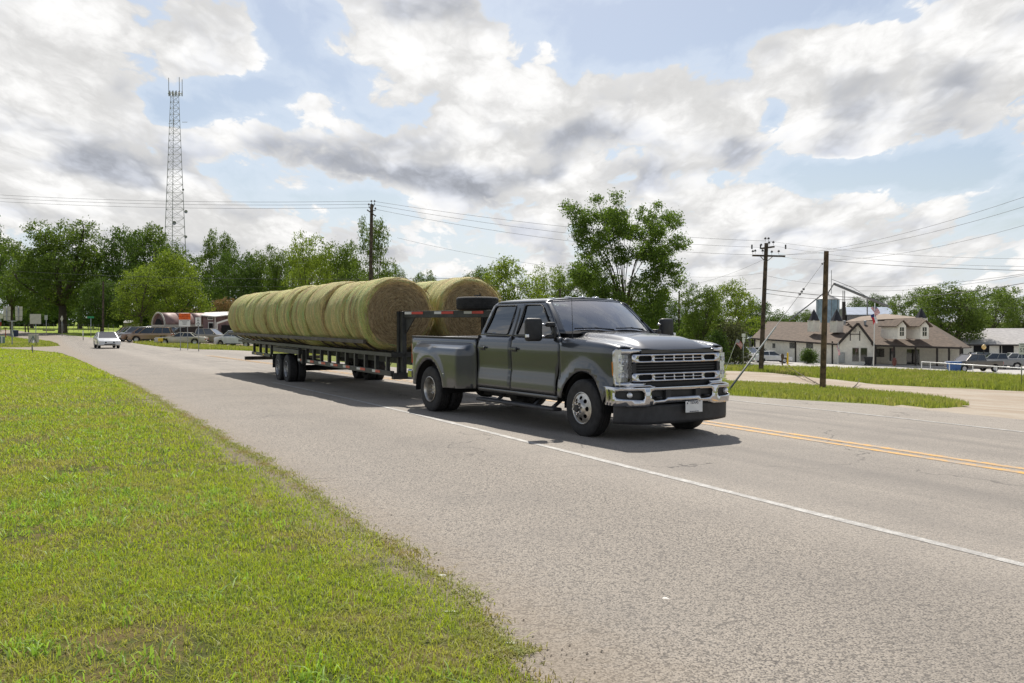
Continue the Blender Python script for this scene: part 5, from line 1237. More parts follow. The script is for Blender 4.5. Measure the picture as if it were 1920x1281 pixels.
M_yel = mat('yellow paint', (.75, .50, .02), .45, 0, .08); M_blue = mat('blue plastic', (.02, .10, .30), .45, 0, .1); M_green = mat('green sign', (.01, .25, .10), .4, 0, .05); M_cab = mat('utility green', (.16, .24, .21), .6, 0, .1); M_redp = mat('red post paint', (.30, .03, .02), .6, 0, .15)
M_fr = mat('flag red', (.50, .02, .03), .8); M_fw = mat('flag white', (.72, .72, .72), .8); M_fb = mat('flag blue', (.02, .03, .16), .8); M_dwood = mat('dead wood', (.10, .075, .05), .95, 0, .3)
def loc_(root, p): return Vector(p) - root.location
def slab(root, name, pts, th, m, back=(0, 1, 0)):
    """a panel with real thickness from corner points (world), thickened away from the viewer"""
    ps = [loc_(root, p) for p in pts]; b = Vector(back)*th; n = len(ps); mb = MB()
    mb.add(ps + [p + b for p in ps], [tuple(range(n)), tuple(range(2*n-1, n-1, -1))] + [(i, i+n, (i+1) % n + n, (i+1) % n) for i in range(n)])
    return mb.build(name, m, root)
class Face:
    """a wall plane between two pixel columns with depths; q(u, v, off) gives the point on it"""
    def __init__(s, ua, da, ub, db):
        s.a = P(ua, 600, da); s.b = P(ub, 600, db); s.a.z = s.b.z = 0
        d = (s.b - s.a).normalized(); s.d = d; s.n = Vector((d.y, -d.x, 0));
        if s.n.y > 0: s.n = -s.n
    def q(s, u, v, off=0):
        rx, rz = ray(u, v); dx_, dy_ = s.b.x - s.a.x, s.b.y - s.a.y
        # a + t*d = Y*(rx, 1)
        Y = (s.a.x*dy_ - s.a.y*dx_)/(rx*dy_ - dx_); return Vector((rx*Y, Y, CH + rz*Y)) + s.n*off
    def rect(s, root, name, u0, v0, u1, v1, m, off=.03, th=.06):
        a = s.q(u0, (v0), off); b = s.q(u1, v0, off); c = s.q(u1, v1, off); d = s.q(u0, v1, off)
        zt, zb = (a.z+b.z)/2, (c.z+d.z)/2; a.z = b.z = zt; c.z = d.z = zb
        return slab(root, name, [a, b, c, d], th, m, back=-s.n)
# ---- the long white building with dormers
F1 = Face(1413, 128, 1573, 117); F2 = Face(1573, 117, 1638, 115); F3 = Face(1638, 118.5, 1803, 112)
bd = thing('roadside_inn', 'long white building with brown hip roof, dormers and black pointed cupolas', 'building', at(1600, 116))
def dn(p, z=-4.8): q = Vector(p); q.z = z; return q
def wall(F, u0, va, u1, vb, off=0, th=.25):
    a, b = F.q(u0, va, off), F.q(u1, vb, off); return slab(bd, 'wall', [a, b, dn(b), dn(a)], th, M_wallw, back=-F.n)
wall(F1, 1414, 634, 1573, 645); wall(F3, 1637, 645, 1802, 650)
ap = F2.q(1609.5, 608); aL, aR = F2.q(1574, 644.5), F2.q(1637.5, 645.5)
slab(bd, 'gable_wall', [aL, ap, aR, dn(aR), dn(aL)], .25, M_wallw, back=-F2.n)
e = .45
L_e, A_e = F1.q(1412, 634.3, e), F1.q(1574, 645.3, e); R1, R2 = P(1439, 602.8, 135), P(1608.5, 606.5, 124); Lb = P(1432, 630, 143)
def roofpoly(name, pts, m=M_shing, th=.12): return slab(bd, name, pts, th, m, back=(0, .3, -1))
roofpoly('roof', [L_e, A_e, R2, R1]); roofpoly('roof', [L_e, R1, Lb])
gA, gB, gT = F2.q(1572, 646, e), F2.q(1640, 646.5, e), F2.q(1609.8, 606.3, e); gTb = P(1614, 606.9, 124)
roofpoly('gable_roof', [gB, gT, gTb, P(1648, 646, 124)]); roofpoly('gable_roof', [gA, gT, R2, P(1566, 645, 120)])
mb = MB(); mb.bar(loc_(bd, gA), loc_(bd, gT), .10, .28); mb.bar(loc_(bd, gT), loc_(bd, gB), .10, .28); mb.build('barge_board', M_btrim, bd)
F3e = Face(1638, 114.5, 1803, 108)
c0, c1 = F3e.q(1636, 646.6), F3e.q(1803, 651.6); U0, U2 = P(1588, 603, 124), P(1727.5, 595.7, 120); Cb = P(1822, 651, 128)
roofpoly('porch_roof', [c0, c1, U2, U0]); roofpoly('porch_roof', [c1, Cb, U2])
roofpoly('upper_roof', [P(1583, 603.5, 124.5), P(1612, 594, 127), P(1660, 588.5, 134), P(1728, 595.6, 121), P(1660, 598.5, 121.5)], M_shing2)
mb = MB(); mb.bar(loc_(bd, F1.q(1412, 634.8, e+.02)), loc_(bd, F1.q(1573, 645.9, e+.02)), .1, .20); mb.build('gutter', M_btrim, bd)
mb = MB(); mb.bar(loc_(bd, c0 + Vector((0, -.05, -.08))), loc_(bd, c1 + Vector((0, -.05, -.08))), .1, .22); mb.build('gutter', M_btrim, bd)
for u in (1415.5, 1492, 1561): F1.rect(bd, 'downspout', u-1, 640 if u > 1450 else 636, u+1, 683, M_btrim, .10, .1)
for (u0, v0, u1, v1) in ((1448.5, 644, 1453.6, 652.8), (1480.6, 642.5, 1492, 653.4), (1511.7, 644, 1524.6, 653.6)):
    w_ = F1.rect(bd, 'window', u0, v0, u1, v1, M_winl, .03); F1.rect(w_, 'frame', u0-.6, v1, u1+.6, v1+1, M_wallw, .08, .1).parent = bd
for (u0, u1) in ((1598.6, 1609.8), (1614.2, 1625.5)):
    F2.rect(bd, 'window_surround', u0-.8, 652, u1+.8, 678, M_soff, .03); F2.rect(bd, 'window', u0, 653, u1, 677, M_win, .06)
for (u0, v0, u1, v1) in ((1593.6, 624, 1595.2, 639), (1611.2, 621, 1612.8, 639), (1593, 626.2, 1613, 627.6)): F2.rect(bd, 'gable_timber', u0, v0, u1, v1, M_btrim, .05 if u1-u0 < 3 else .056)
v_ = MB(); v_.lathe([(.001, -.05), (.26, -.05), (.28, 0)], 16, axis='Y'); v_ = v_.build('gable_vent', M_soff, bd); v_.location = loc_(bd, F2.q(1603.8, 619.5, .02))
F2.rect(bd, 'electric_cabinet', 1571.5, 661, 1584, 680, mat('cabinet grey', (.38, .39, .37), .6), .25, .3)
# porch
F3.rect(bd, 'window', 1641, 654, 1658, 669.5, M_winl, .03); F3.rect(bd, 'window_frame', 1648.8, 654, 1649.8, 669.5, M_btrim, .06)
F3.rect(bd, 'shutter_door', 1668.2, 653, 1678.6, 677, M_win, .04)
dr = F3.rect(bd, 'entrance_door', 1700.3, 655, 1724, 686, M_win, .04); F3.rect(bd, 'door_frame', 1711.4, 655, 1712.8, 686, M_btrim, .07); F3.rect(bd, 'door_frame', 1716, 657, 1722.5, 684, M_winl, .06)
slab(bd, 'porch_ceiling', [F3e.q(1640, 648.2, -.1), F3e.q(1801, 652.8, -.1), F3.q(1801, 653), F3.q(1640, 648.5)], .05, M_soff, back=(0, 0, 1))
for u in (1640.5, 1675, 1715.4, 1756, 1778.5, 1800): 
    a = F3e.q(u, 650, -.25); MB().box(loc_(bd, (a.x, a.y, (a.z-4.5)/2)), (.17, .17, a.z+4.5)).build('porch_post', M_btrim, bd)
slab(bd, 'porch_step', [F3e.q(1632, 684, .4), F3e.q(1805, 688, .4), F3e.q(1805, 700, .4), F3e.q(1632, 700, .4)], 7, M_conc, back=-F3e.n)
# dormers
for du in (0, 42.6):
    d0 = 112.5 - du*.03; Fd = Face(1680+du, d0, 1700+du, d0-.6)
    a, b, t_ = Fd.q(1684+du, 611), Fd.q(1699+du, 611.5), Fd.q(1692.3+du, 602.8); c, d = Fd.q(1698.7+du, 636), Fd.q(1683+du, 636)
    bk = Vector((-.4, 4.2, 0))
    slab(bd, 'dormer_front', [a, t_, b, c, d], .15, M_wallw)
    slab(bd, 'dormer_cheek', [a, d, d + bk, a + bk], .1, M_wallw, back=(1, 0, 0))
    slab(bd, 'dormer_roof', [t_ + Vector((0, -.3, .08)), a + Vector((-.35, -.3, -.15)), a + bk + Vector((-.35, 0, -.15)), t_ + bk + Vector((0, 0, .08))], .1, M_shing, back=(0, 0, 1))
    slab(bd, 'dormer_roof', [t_ + Vector((0, -.3, .08)), b + Vector((.35, -.3, -.15)), b + bk + Vector((.35, 0, -.15)), t_ + bk + Vector((0, 0, .08))], .1, M_shing, back=(0, 0, 1))
    Fd.rect(bd, 'dormer_window', 1687.6+du, 614, 1694.8+du, 630, M_win, .04, .06)
    for vv in (621.4,): Fd.rect(bd, 'glazing_bar', 1687.6+du, vv, 1694.8+du, vv+.9, M_wallw, .07, .05)
    Fd.rect(bd, 'glazing_bar', 1690.8+du, 614, 1691.5+du, 630, M_wallw, .075, .05)
for (u, va, vb, vc, dd, hw_) in ((1526, 579.4, 600.5, 613.5, 123, 10), (1568.7, 579.4, 601.3, 615, 121.5, 10.6), (1727, 577, 595.7, 600, 121, 10)):
    a = P(u, vb, dd); r_ = hw_/FP*dd; top = P(u, va, dd); bt = P(u, vc, dd)
    mb = MB(); mb.box(loc_(bd, (a.x, a.y, (a.z+bt.z-.6)/2)), (r_*1.62, r_*1.62, a.z-bt.z+.6), rz=.5); cb = mb.build('cupola', M_wallw, bd)
    mb = MB(); mb.lathe([(r_*1.12, -.06), (r_*1.05, 0), (r_*.35, (top.z-a.z)*.72), (.001, top.z-a.z)], 8, loc_(bd, a)); mb.build('cupola_roof', M_cone, bd)
for u in (1583.5, 1622): 
    p = P(u, 603.5, 121.5); mb = MB(); mb.lathe([(.16, -.4), (.16, .0), (.22, .02), (.2, .12), (.001, .16)], 10, loc_(bd, p)); mb.build('roof_vent', M_galv, bd)
# ---- grain bin, auger, shed behind
gb = thing('grain_bin', 'blue grey corrugated steel grain bin behind the long building', 'grain bin', P(1551.5, 640, 160)); r_ = 20.3/FP*160; zt = P(1551, 561.5, 160).z - gb.location.z
mb = MB(); 
for k in range(24): mb.lathe([(r_, zt*(k)/24), (r_*1.006, zt*(k+.5)/24)], 28)
mb.lathe([(r_, 0), (r_, zt)], 28); mb.build('bin_wall', M_bin, gb, smooth=True); mb = MB(); mb.lathe([(r_*1.04, zt), (r_*.12, zt + .85), (r_*.12, zt+1.0), (.001, zt+1.05)], 28); mb.build('bin_roof', M_grey, gb, smooth=True, angle=30)
for k in range(0, 28, 3): a = 2*pi*k/28; MB().bar((r_*1.01*cos(a), r_*1.01*sin(a), 0), (r_*1.01*cos(a), r_*1.01*sin(a), zt), .07).build('bin_rib', M_grey, gb)
MB().tube([(.5, -.3, zt+.9), (.5, -.3, P(1557, 507, 160).z - gb.location.z)], .05, 5).build('bin_mast', M_grey, gb)
au = thing('grain_auger', 'dark steel grain auger rising to a peak behind the bare pole', 'auger', P(1562, 602, 162))
q_ = lambda u, v, d: loc_(au, P(u, v, d))
MB().tube([q_(1563, 532, 162), q_(1690, 585, 170)], .24, 8).build('auger_tube', M_grey, au, smooth=True)
MB().tube([q_(1480, 601, 158), q_(1545, 549, 161)], .13, 8).build('down_spout', M_grey, au, smooth=True)
MB().tube([q_(1563, 532, 162), q_(1553, 548, 161), q_(1551, 556, 160)], .15, 8).build('auger_spout', M_grey, au, smooth=True)
MB().tube([q_(1560, 524, 162), q_(1600, 540, 164), q_(1640, 566, 167)], .04, 4).build('auger_cable', M_wire, au)
for u in (1580.6, 1583.8): MB().tube([q_(u, 545, 164), q_(u, 605, 164)], .07, 4).build('elevator_leg', M_btrim, au)
MB().box(q_(1582, 583, 164), (.5, .4, 3.2)).build('elevator_boot', M_btrim, au)
MB().tube([q_(1626, 562, 166), q_(1626, 600, 166)], .12, 5).build('auger_stand', M_grey, au)
def simple_block(name, label, cat, u0, u1, vr, ve, vb, d, depth, mr, mw, roof_back=True, rise=None):
    a, b = P(u0, ve, d), P(u1, ve, d); zb = P(u0, vb, d).z; root = thing(name, label, cat, (a.x, a.y, zb))
    slab(root, 'wall', [a, b, (b.x, b.y, zb-1), (a.x, a.y, zb-1)], .2, mw)
    slab(root, 'side_wall', [a, (a.x, a.y, zb-1), (a.x, a.y+depth, zb-1), (a.x, a.y+depth, a.z)], .2, mw, back=(1, 0, 0))
    slab(root, 'side_wall', [b, (b.x, b.y, zb-1), (b.x, b.y+depth, zb-1), (b.x, b.y+depth, b.z)], .2, mw, back=(-1, 0, 0))
    r1, r2 = P(u0, vr, d+depth/2), P(u1, vr, d+depth/2)
    o = Vector((0, -.4, 0))
    slab(root, 'roof', [a+o, b+o, r2, r1], .1, mr, back=(0, 0, 1)); slab(root, 'roof', [r1, r2, (b.x, b.y+depth, b.z), (a.x, a.y+depth, a.z)], .1, mr, back=(0, 0, 1))
    return root
simple_block('metal_shed', 'low blue grey metal shed roof beyond the grain auger', 'shed', 1586, 1672, 577, 591, 612, 175, 12, mat('blue grey roof', (.22, .26, .33), .5, .3, .1, 1), M_grey)
simple_block('grey_shed', 'low dark grey shed behind the parked white cars', 'shed', 1330, 1412, 629.5, 636, 660, 135, 8, mat('dull blue roof', (.30, .34, .38), .5, .2, .1, 1), M_grey)
rbd = simple_block('workshop', 'light grey roofed white building with dark open bays at the right edge', 'building', 1770, 1990, 617, 647, 676, 133, 16, M_roofs, M_wallw)
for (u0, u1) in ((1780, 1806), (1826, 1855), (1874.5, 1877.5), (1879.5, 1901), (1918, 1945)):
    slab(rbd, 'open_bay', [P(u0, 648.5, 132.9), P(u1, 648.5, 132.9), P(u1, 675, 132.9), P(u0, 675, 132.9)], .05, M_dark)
slab(rbd, 'fascia', [P(1768, 646, 132.5), P(1992, 646, 132.5), P(1992, 648.6, 132.5), P(1768, 648.6, 132.5)], .1, M_btrim)
# ---- arched shop at the left
d = 122; sh = thing('arched_shop', 'shop with faded maroon barrel arched canopy and white trim', 'building', P(340, 636, d))
ax0 = P(297, 611, d); ax1 = ax0 + Vector((.62, .785, 0))*6.7; hh = 24.5/FP*d
def apt(base, t, r=1.0, lift=0): return base + Vector((.785, -.62, 0))*(1.5*r*cos(t)) + Vector((0, 0, hh*r*sin(t) + lift))
rows = [[loc_(sh, apt(bs_, t)) for t in lin(0, pi, 14)] for bs_ in (ax0, ax0.lerp(ax1, .33), ax0.lerp(ax1, .66), ax1)]
mb = MB(); 
for i in range(3):
    n = 15; mb.add(rows[i] + rows[i+1], [(j, j+1, n+j+1, n+j) for j in range(n-1)])
mb.build('canopy_roof', M_mar, sh, smooth=True, solid=.08)
mb = MB(); mb.tube([loc_(sh, apt(ax0, t)) for t in lin(0, pi, 14)], .12, 5); mb.build('arch_trim', M_soff, sh)
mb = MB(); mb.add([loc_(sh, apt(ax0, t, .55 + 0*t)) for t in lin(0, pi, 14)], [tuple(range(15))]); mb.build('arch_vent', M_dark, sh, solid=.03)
mb = MB(); mb.add([loc_(sh, apt(ax0 + Vector((.25, .3, 0)), t, .96)) for t in lin(0, pi, 14)], [tuple(range(15))]); mb.build('arch_infill', M_mar2, sh, solid=.03)
mb = MB(); mb.bar(loc_(sh, apt(ax0, 0)), loc_(sh, apt(ax1, 0)), .15, .3); mb.bar(loc_(sh, apt(ax0, 0)), loc_(sh, apt(ax0, pi)), .1, .25); mb.build('canopy_edge', M_soff, sh)
rp = P(313.5, 611, 126.3); MB().box(loc_(sh, (rp.x, rp.y, (rp.z + P(313, 640, 126.3).z)/2)), (.24, .24, rp.z-P(313, 640, 126.3).z)).build('post', M_redp, sh)
slab(sh, 'wall', [P(276, 610, 133), P(347, 610, 133), P(347, 640, 133), P(276, 640, 133)], .2, mat('pale shop wall', (.30, .30, .27), .8, 0, .1)); slab(sh, 'wall', [P(347, 608, 132), P(383, 608, 132), P(383, 640, 132), P(347, 640, 132)], .2, M_btrim)
for u in (284, 294.5, 303, 330, 336): slab(sh, 'window', [P(u, 613, 132.8), P(u+3.5, 613, 132.8), P(u+3.5, 630, 132.8), P(u, 630, 132.8)], .05, M_win)
mr = thing('metal_building', 'maroon metal building with pale roof and open dark doorways', 'building', P(400, 640, 124))
slab(mr, 'wall', [P(381, 594, 124), P(403, 594, 124), P(403, 642, 124), P(381, 642, 124)], .2, M_mar2); slab(mr, 'wall', [P(403, 594, 124), P(470, 587, 126), P(470, 645, 126), P(403, 645, 124)], .2, M_mar2)
slab(mr, 'roof', [P(376, 592.5, 123.3), P(403, 595, 123), P(470, 587, 125), P(440, 585.5, 134), P(384, 587.5, 134)], .12, M_roofg, back=(0, 0, 1))
slab(mr, 'corner_trim', [P(402.2, 595, 123.9), P(404.2, 595, 123.9), P(404.2, 642, 123.9), P(402.2, 642, 123.9)], .1, M_wsign)
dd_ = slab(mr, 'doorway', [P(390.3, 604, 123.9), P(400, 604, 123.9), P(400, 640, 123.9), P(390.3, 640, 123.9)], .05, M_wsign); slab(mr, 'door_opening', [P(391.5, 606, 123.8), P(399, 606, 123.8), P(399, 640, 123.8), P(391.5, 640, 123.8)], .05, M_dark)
sg_ = slab(mr, 'shop_sign', [P(389.2, 594.3, 123.7), P(399.3, 594.3, 123.7), P(399.3, 600, 123.7), P(389.2, 600, 123.7)], .05, M_wsign)
for k in range(4): slab(mr, 'sign_letter', [P(390.2+k*2.2, 595.5, 123.6), P(391.8+k*2.2, 595.5, 123.6), P(391.8+k*2.2, 598.6, 123.6), P(390.2+k*2.2, 598.6, 123.6)], .03, M_ink2)
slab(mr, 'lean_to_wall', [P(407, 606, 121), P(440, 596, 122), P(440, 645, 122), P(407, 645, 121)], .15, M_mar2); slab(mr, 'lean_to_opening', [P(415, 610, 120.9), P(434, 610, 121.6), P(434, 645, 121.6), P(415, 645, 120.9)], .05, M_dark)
mb = MB(); mb.bar(loc_(mr, P(406, 606.5, 120.8)), loc_(mr, P(440, 595.5, 121.8)), .12, .2); mb.bar(loc_(mr, P(407, 607, 120.8)), loc_(mr, P(407, 645, 120.8)), .12, .12); mb.build('lean_to_trim', M_wsign, mr)
slab(bd := thing('pale_shed', 'small pale shed behind the parked vehicles under the trees', 'shed', P(240, 640, 150)), 'wall', [P(232, 606, 150), P(250, 606, 150), P(250, 625, 150), P(232, 625, 150)], 3, mat('pale shed wall', (.30, .28, .22), .8)); slab(bd, 'roof', [P(231, 606.2, 149.5), P(251, 606.2, 149.5), P(250, 602, 152), P(233, 602, 152)], .1, M_grey, back=(0, 0, 1))

# ============================================================ tower, poles, wires
M_twr = mat('tower galvanised steel', (.30, .30, .31), .5, .3, .1); Yt = 250; tw = thing('radio_tower', 'tall grey steel lattice radio tower with whip antennas on top', 'radio tower', at(332, Yt))
zb = tw.location.z; zt_ = P(332, 176, Yt).z - zb; z457 = P(332, 457, Yt).z - zb
def twr(z): return (18.3 + (7.0-18.3)*(z-z457)/(zt_-z457))/FP*Yt*1.12
def leg(k, z): a = R((-62, 62, 183)[k]) - pi/2; r_ = twr(z); return Vector((r_*cos(a), r_*sin(a), z))
legs = [(-28), (88), (208)]
def leg(k, z): a = R((200, 340, 270)[k]); r_ = twr(z); return Vector((r_*cos(a), r_*sin(a)*1.0, z))
for k in range(3): MB().tube([leg(k, 0), leg(k, zt_)], [.12, .06], 6).build('leg', M_twr, tw)
zz = z457 - 6*3.4
lv = [0.0]; z = 4.0
while z < zt_ - .3: lv.append(z); z += 3.0 - 1.5*z/zt_
for a, b in zip(lv[:-1], lv[1:]):
    mb = MB()
    for k in range(3):
        k2 = (k+1) % 3; mb.tube([leg(k, a), leg(k2, b)], .032, 4); mb.tube([leg(k2, a), leg(k, b)], .032, 4); mb.tube([leg(k, b), leg(k2, b)], .03, 4)
    mb.build('lattice_bay', M_twr, tw)
mb = MB(); r_ = 13.5/FP*Yt
for a in range(6): mb.tube([(0, 0, zt_), (r_*cos(a*pi/3), r_*sin(a*pi/3), zt_)], .06, 4); mb.tube([(r_*cos(a*pi/3), r_*sin(a*pi/3), zt_), (r_*cos((a+1)*pi/3), r_*sin((a+1)*pi/3), zt_)], .06, 4)
mb.build('antenna_platform', M_twr, tw)
for (u, v) in ((320.5, 146), (340.3, 145), (345.6, 149)):
    x = (u-332.5)/FP*Yt; MB().tube([(x, 0, zt_-.6), (x, 0, P(u, v, Yt).z - zb)], .09, 5).build('whip_antenna', M_twr, tw)
for a in range(9): x = (-12 + a*3)/FP*Yt; MB().box((x, -.4 if a % 2 else .4, zt_+.1), (.22, .2, 1.3)).build('panel_antenna', M_twr, tw)
for (u, v, s_) in ((329.5, 419, .55), (351.5, 398, .45), (351, 445, .4), (346, 357, .3)):
    p = P(u, v, Yt) - tw.location; p.y = -1; mb = MB(); mb.lathe([(.001, .2), (s_*.8, .1), (s_, -.1)], 12, tuple(p), 'Y'); mb.build('dish', M_galv, tw)
p = P(326, 232, Yt) - tw.location; mb = MB(); mb.box((p.x-.6, 0, p.z), (1.6, .1, .1)); mb.box((p.x+.0, 0, p.z+.4), (.12, .1, 1.6)); mb.build('side_arm', M_twr, tw); MB().box((p.x+2.9, 0, p.z+.4), (1.4, .1, .1)).build('side_arm', M_twr, tw)
def ins(mb, p, h=.18, r=.055): mb.lathe([(.015, 0), (.015, h*.5), (r, h*.5), (r*.8, h*.7), (r, h*.75), (.001, h)], 8, p)
def pole(name, label, ub, Y, ut, vt, wpx, vb=None, m=None):
    b = at(ub, Y) if vb is None else P(ub, vb, Y); t_ = P(ut, vt, Y); root = thing(name, label, 'utility pole', b)
    r_ = wpx/2/FP*Y; mb = MB(); mb.tube([(0, 0, -.5), (0, 0, 0), t_ - b], [r_*1.12, r_*1.1, r_*.85], 12); mb.build('pole', m or M_wood, root, smooth=True, angle=40); return root, t_ - b
pa, ta = pole('utility_pole', 'dark wooden pole rising behind the near bale row', 692, 72, 697, 383, 7)
for (dx_, dz_) in ((-.22, -.25), (-.02, 0), (.22, 0.0), (.28, -.55)):
    mb = MB(); ins(mb, (ta.x + dx_, ta.y, ta.z + dz_ + .05), .28, .08); mb.tube([(ta.x, ta.y, ta.z-.5), (ta.x+dx_, ta.y, ta.z+dz_+.06)], .035, 5); mb.build('insulator', M_wire, pa)
MB().bar((ta.x-.34, ta.y-.15, ta.z-.45), (ta.x+.34, ta.y-.15, ta.z-.95), .09).build('bracket', M_wood, pa)
pbt, tb = pole('utility_pole', 'wooden power pole with two crossarms left of the white building', 1427, 86, 1437, 456, 8.5)
for (ua, ub_, v0, v1) in ((1409.5, 1471, 479.5, 481), (1426, 1451, 466.5, 463)):
    a, b = P(ua, v0, 86) - pbt.location, P(ub_, v1, 86) - pbt.location; MB().bar(a - Vector((0, .2, 0)), b - Vector((0, .2, 0)), .12, .16).build('crossarm', M_wood, pbt)
for (u, v) in ((1411.5, 477), (1416, 476), (1430, 476), (1447, 478), (1460, 477), (1427, 465), (1442, 461), (1450, 460), (1435, 453), (1441, 453)):
    p = P(u, v, 85.8) - pbt.location; mb = MB(); ins(mb, tuple(p), .42, .12); mb.build('insulator', M_wire, pbt)
for (ua, va, ub_, vb_) in ((1426, 481, 1434, 490), (1449, 481, 1438, 490)): MB().bar(P(ua, va, 85.8) - pbt.location, P(ub_, vb_, 85.8) - pbt.location, .06).build('arm_brace', M_grey, pbt)
for u in (1426, 1409.8, 1473): p = P(u, 463, 85.8) - pbt.location; MB().box(p, (.12, .1, .4)).build('lightning_arrester', M_wire, pbt)
gc = G(1543, 730); pc, tcp = pole('utility_pole', 'bare thick brown pole without crossarms on the grass strip', 1543, gc.y, 1549.5, 471, 10.5, m=mat('brown pole wood', (.13, .085, .05), .9, 0, .35, 3, bump=.6, bs=25))
pd, td = pole('utility_pole', 'thin dark pole far off right of the wing mirror', 1272.5, 118, 1273.5, 546, 3.4)
pe, te = pole('utility_pole', 'thin dark pole among the trees left of the orange sign', 193, 128, 193.5, 528, 3.6)
pf, tf_ = pole('utility_pole', 'dark thin pole behind the pickup cab among the trees', 1050, 120, 1050, 540, 3.4)
def wire(u0, v0, d0, u1, v1, d1, sag, label, r=.016, group='overhead wires'):
    a, b = P(u0, v0, d0), P(u1, v1, d1); n = 16; pts = [a.lerp(b, i/n) - Vector((0, 0, sag*4*(i/n)*(1-i/n))) for i in range(n+1)]
    mb = MB(); o0 = a; mb.tube([p - o0 for p in pts], r*.72, 5); o = mb.build('power_line', M_wire, None, smooth=True); o.location = o0
    return tag(o, label, 'wire', group)
wire(-60, 362, 90, 695, 377.5, 72, .35, 'highest thin wire running left from the dark wooden pole'); wire(-60, 368, 90, 693, 383, 72, .35, 'middle thin wire running left from the dark wooden pole')
wire(-60, 374.5, 90, 692, 389.5, 72, .35, 'lowest of three thin wires left of the dark wooden pole')
wire(700, 377.5, 72, 1434, 452, 86, .5, 'highest thin wire between the dark pole and the crossarm pole'); wire(701, 384, 72, 1427, 464, 86, .6, 'middle thin wire from the dark pole to the crossarm pole'); wire(701, 392, 72, 1412, 478, 86, .7, 'lowest thin wire from the dark pole to the crossarm pole')
wire(-60, 503, 110, 860, 522, 75, .5, 'long wire crossing low in front of the left trees', .022); wire(-60, 510, 112, 760, 531, 80, .9, 'faint second wire crossing low in front of the left trees', .014)
wire(745, 446, 100, 1100, 508, 80, .3, 'wire sloping down from the tree top toward the tall elm', .016)
wire(900, 533, 78, 1427, 541, 86, .5, 'wire passing behind the cab to the crossarm pole', .02)
wire(1441, 452, 86, 1980, 486, 60, .4, 'upper wire running right from the crossarm pole', .014); wire(1451, 461, 86, 1980, 500, 60, .5, 'second wire running right from the crossarm pole', .014)
wire(1471, 478, 86, 1980, 349, 45, .6, 'highest rising wire at the right, from the crossarm', .014); wire(1460, 478, 86, 1980, 369, 45, .7, 'second rising wire at the right, from the crossarm', .014); wire(1447, 479, 86, 1980, 405, 45, 1.1, 'third rising wire at the right, from the crossarm', .012)
wire(1556, 489, gc.y, 1980, 508, 40, .1, 'wire running right from the bare brown pole', .016); wire(1432, 516, 86, 1980, 504, 50, 1.0, 'sagging wire crossing behind the bare brown pole', .014)
wire(1430, 542, 86, 1640, 560, 75, .1, 'thick dark cable from the crossarm pole past the bare pole', .040); wire(1430, 549, 86, 1660, 560, 75, .3, 'lower thick dark cable from the crossarm pole past the bare pole', .03)
wire(1640, 558, 75, 1980, 520, 50, .3, 'dark cable rising to the right above the dormers', .026); wire(1600, 545, 80, 1980, 505, 50, .4, 'thin cable rising to the right above the grain auger', .014); wire(1650, 573, 90, 1980, 575, 90, .2, 'faint cable in front of the right hand trees', .02)
wire(1431, 487, 86, 1250, 540, 100, .5, 'wire sloping down left from the crossarm pole', .013); wire(1431, 512, 86, 1250, 516, 100, .3, 'level wire left of the crossarm pole', .014)
# guy wire of the bare pole with its guard
ga = G(1362, 738); gt = P(1546, 489, gc.y); gy = thing('guy_wire', 'guy wire with grey guard slanting from the bare brown pole to the verge', 'guy wire', ga)
MB().tube([(0, 0, 0), gt - ga], .012, 5).build('cable', M_wire, gy); dv_ = (gt-ga)
MB().tube([dv_*.0, dv_*.335], .028, 8).build('guard', mat('grey green guard', (.07, .085, .08), .6), gy, smooth=True)
for t_ in (.60, .625, .65, .955): c_ = dv_*t_; mb = MB(); mb.tube([c_ - dv_.normalized()*.06, c_, c_ + dv_.normalized()*.06], [.02, .055, .02], 8); mb.build('insulator', M_wire, gy)

# ============================================================ signs and street furniture, left
def sgn(name, label, u, vtop, vbot, wpx, vb, Y, m, cat='sign', pw=1.2, group=None, hpost=None, kind='rect'):
    b = P(u, vb, Y); root = thing(name, label, cat, b, 0, group); t_ = P(u, vtop, Y).z - b.z; bt = P(u, vbot, Y).z - b.z; wd = wpx/FP*Y
    MB().tube([(0, 0, -.4), (0, 0, (t_ if hpost is None else hpost) - .05)], pw/2/FP*Y + .008, 8).build('post', M_galv, root, smooth=True)
    if kind == 'rect': MB().box((0, -.06, (t_+bt)/2), (wd, .02, t_-bt)).build('board', m, root, bevel=.004)
    else: mb = MB(); mb.prism([(wd/2*cos(a), (t_+bt)/2 + (t_-bt)/2*sin(a)) for a in lin(0, 2*pi, 4)[:-1]], -.07, -.05); mb.build('board', m, root)
    return root, t_, bt
r0 = thing('route_sign_frame', 'forked steel post with two tall sign panels seen from behind', 'sign', P(22.8, 644, 96)); f_ = 96/FP
MB().tube([(0, 0, -.4), (0, 0, (644-603)*f_)], .06, 8).build('post', M_galv, r0)
MB().tube([((13-22.8)*f_, 0, (644-574)*f_), ((13-22.8)*f_, 0, (644-601)*f_), ((16-22.8)*f_, 0, (644-602.6)*f_), ((31-22.8)*f_, 0, (644-602.6)*f_), ((35-22.8)*f_, 0, (644-600)*f_), ((35-22.8)*f_, 0, (644-574)*f_)], .05, 8).build('fork', M_galv, r0, smooth=True)
for u in (13, 35.3):
    for (v0, v1, w_) in ((575, 581.5, 13.8), (582, 593.5, 13.6), (594, 601, 12.6)): MB().box(((u-22.8)*f_, .07, (644-(v0+v1)/2)*f_), (w_*f_, .02, (v1-v0)*f_)).build('panel', M_signb, r0, bevel=.004)
sgn('road_sign', 'square sign seen from behind on a single post by the grass island', 67.5, 589, 607.5, 21, 646, 92, M_signb)
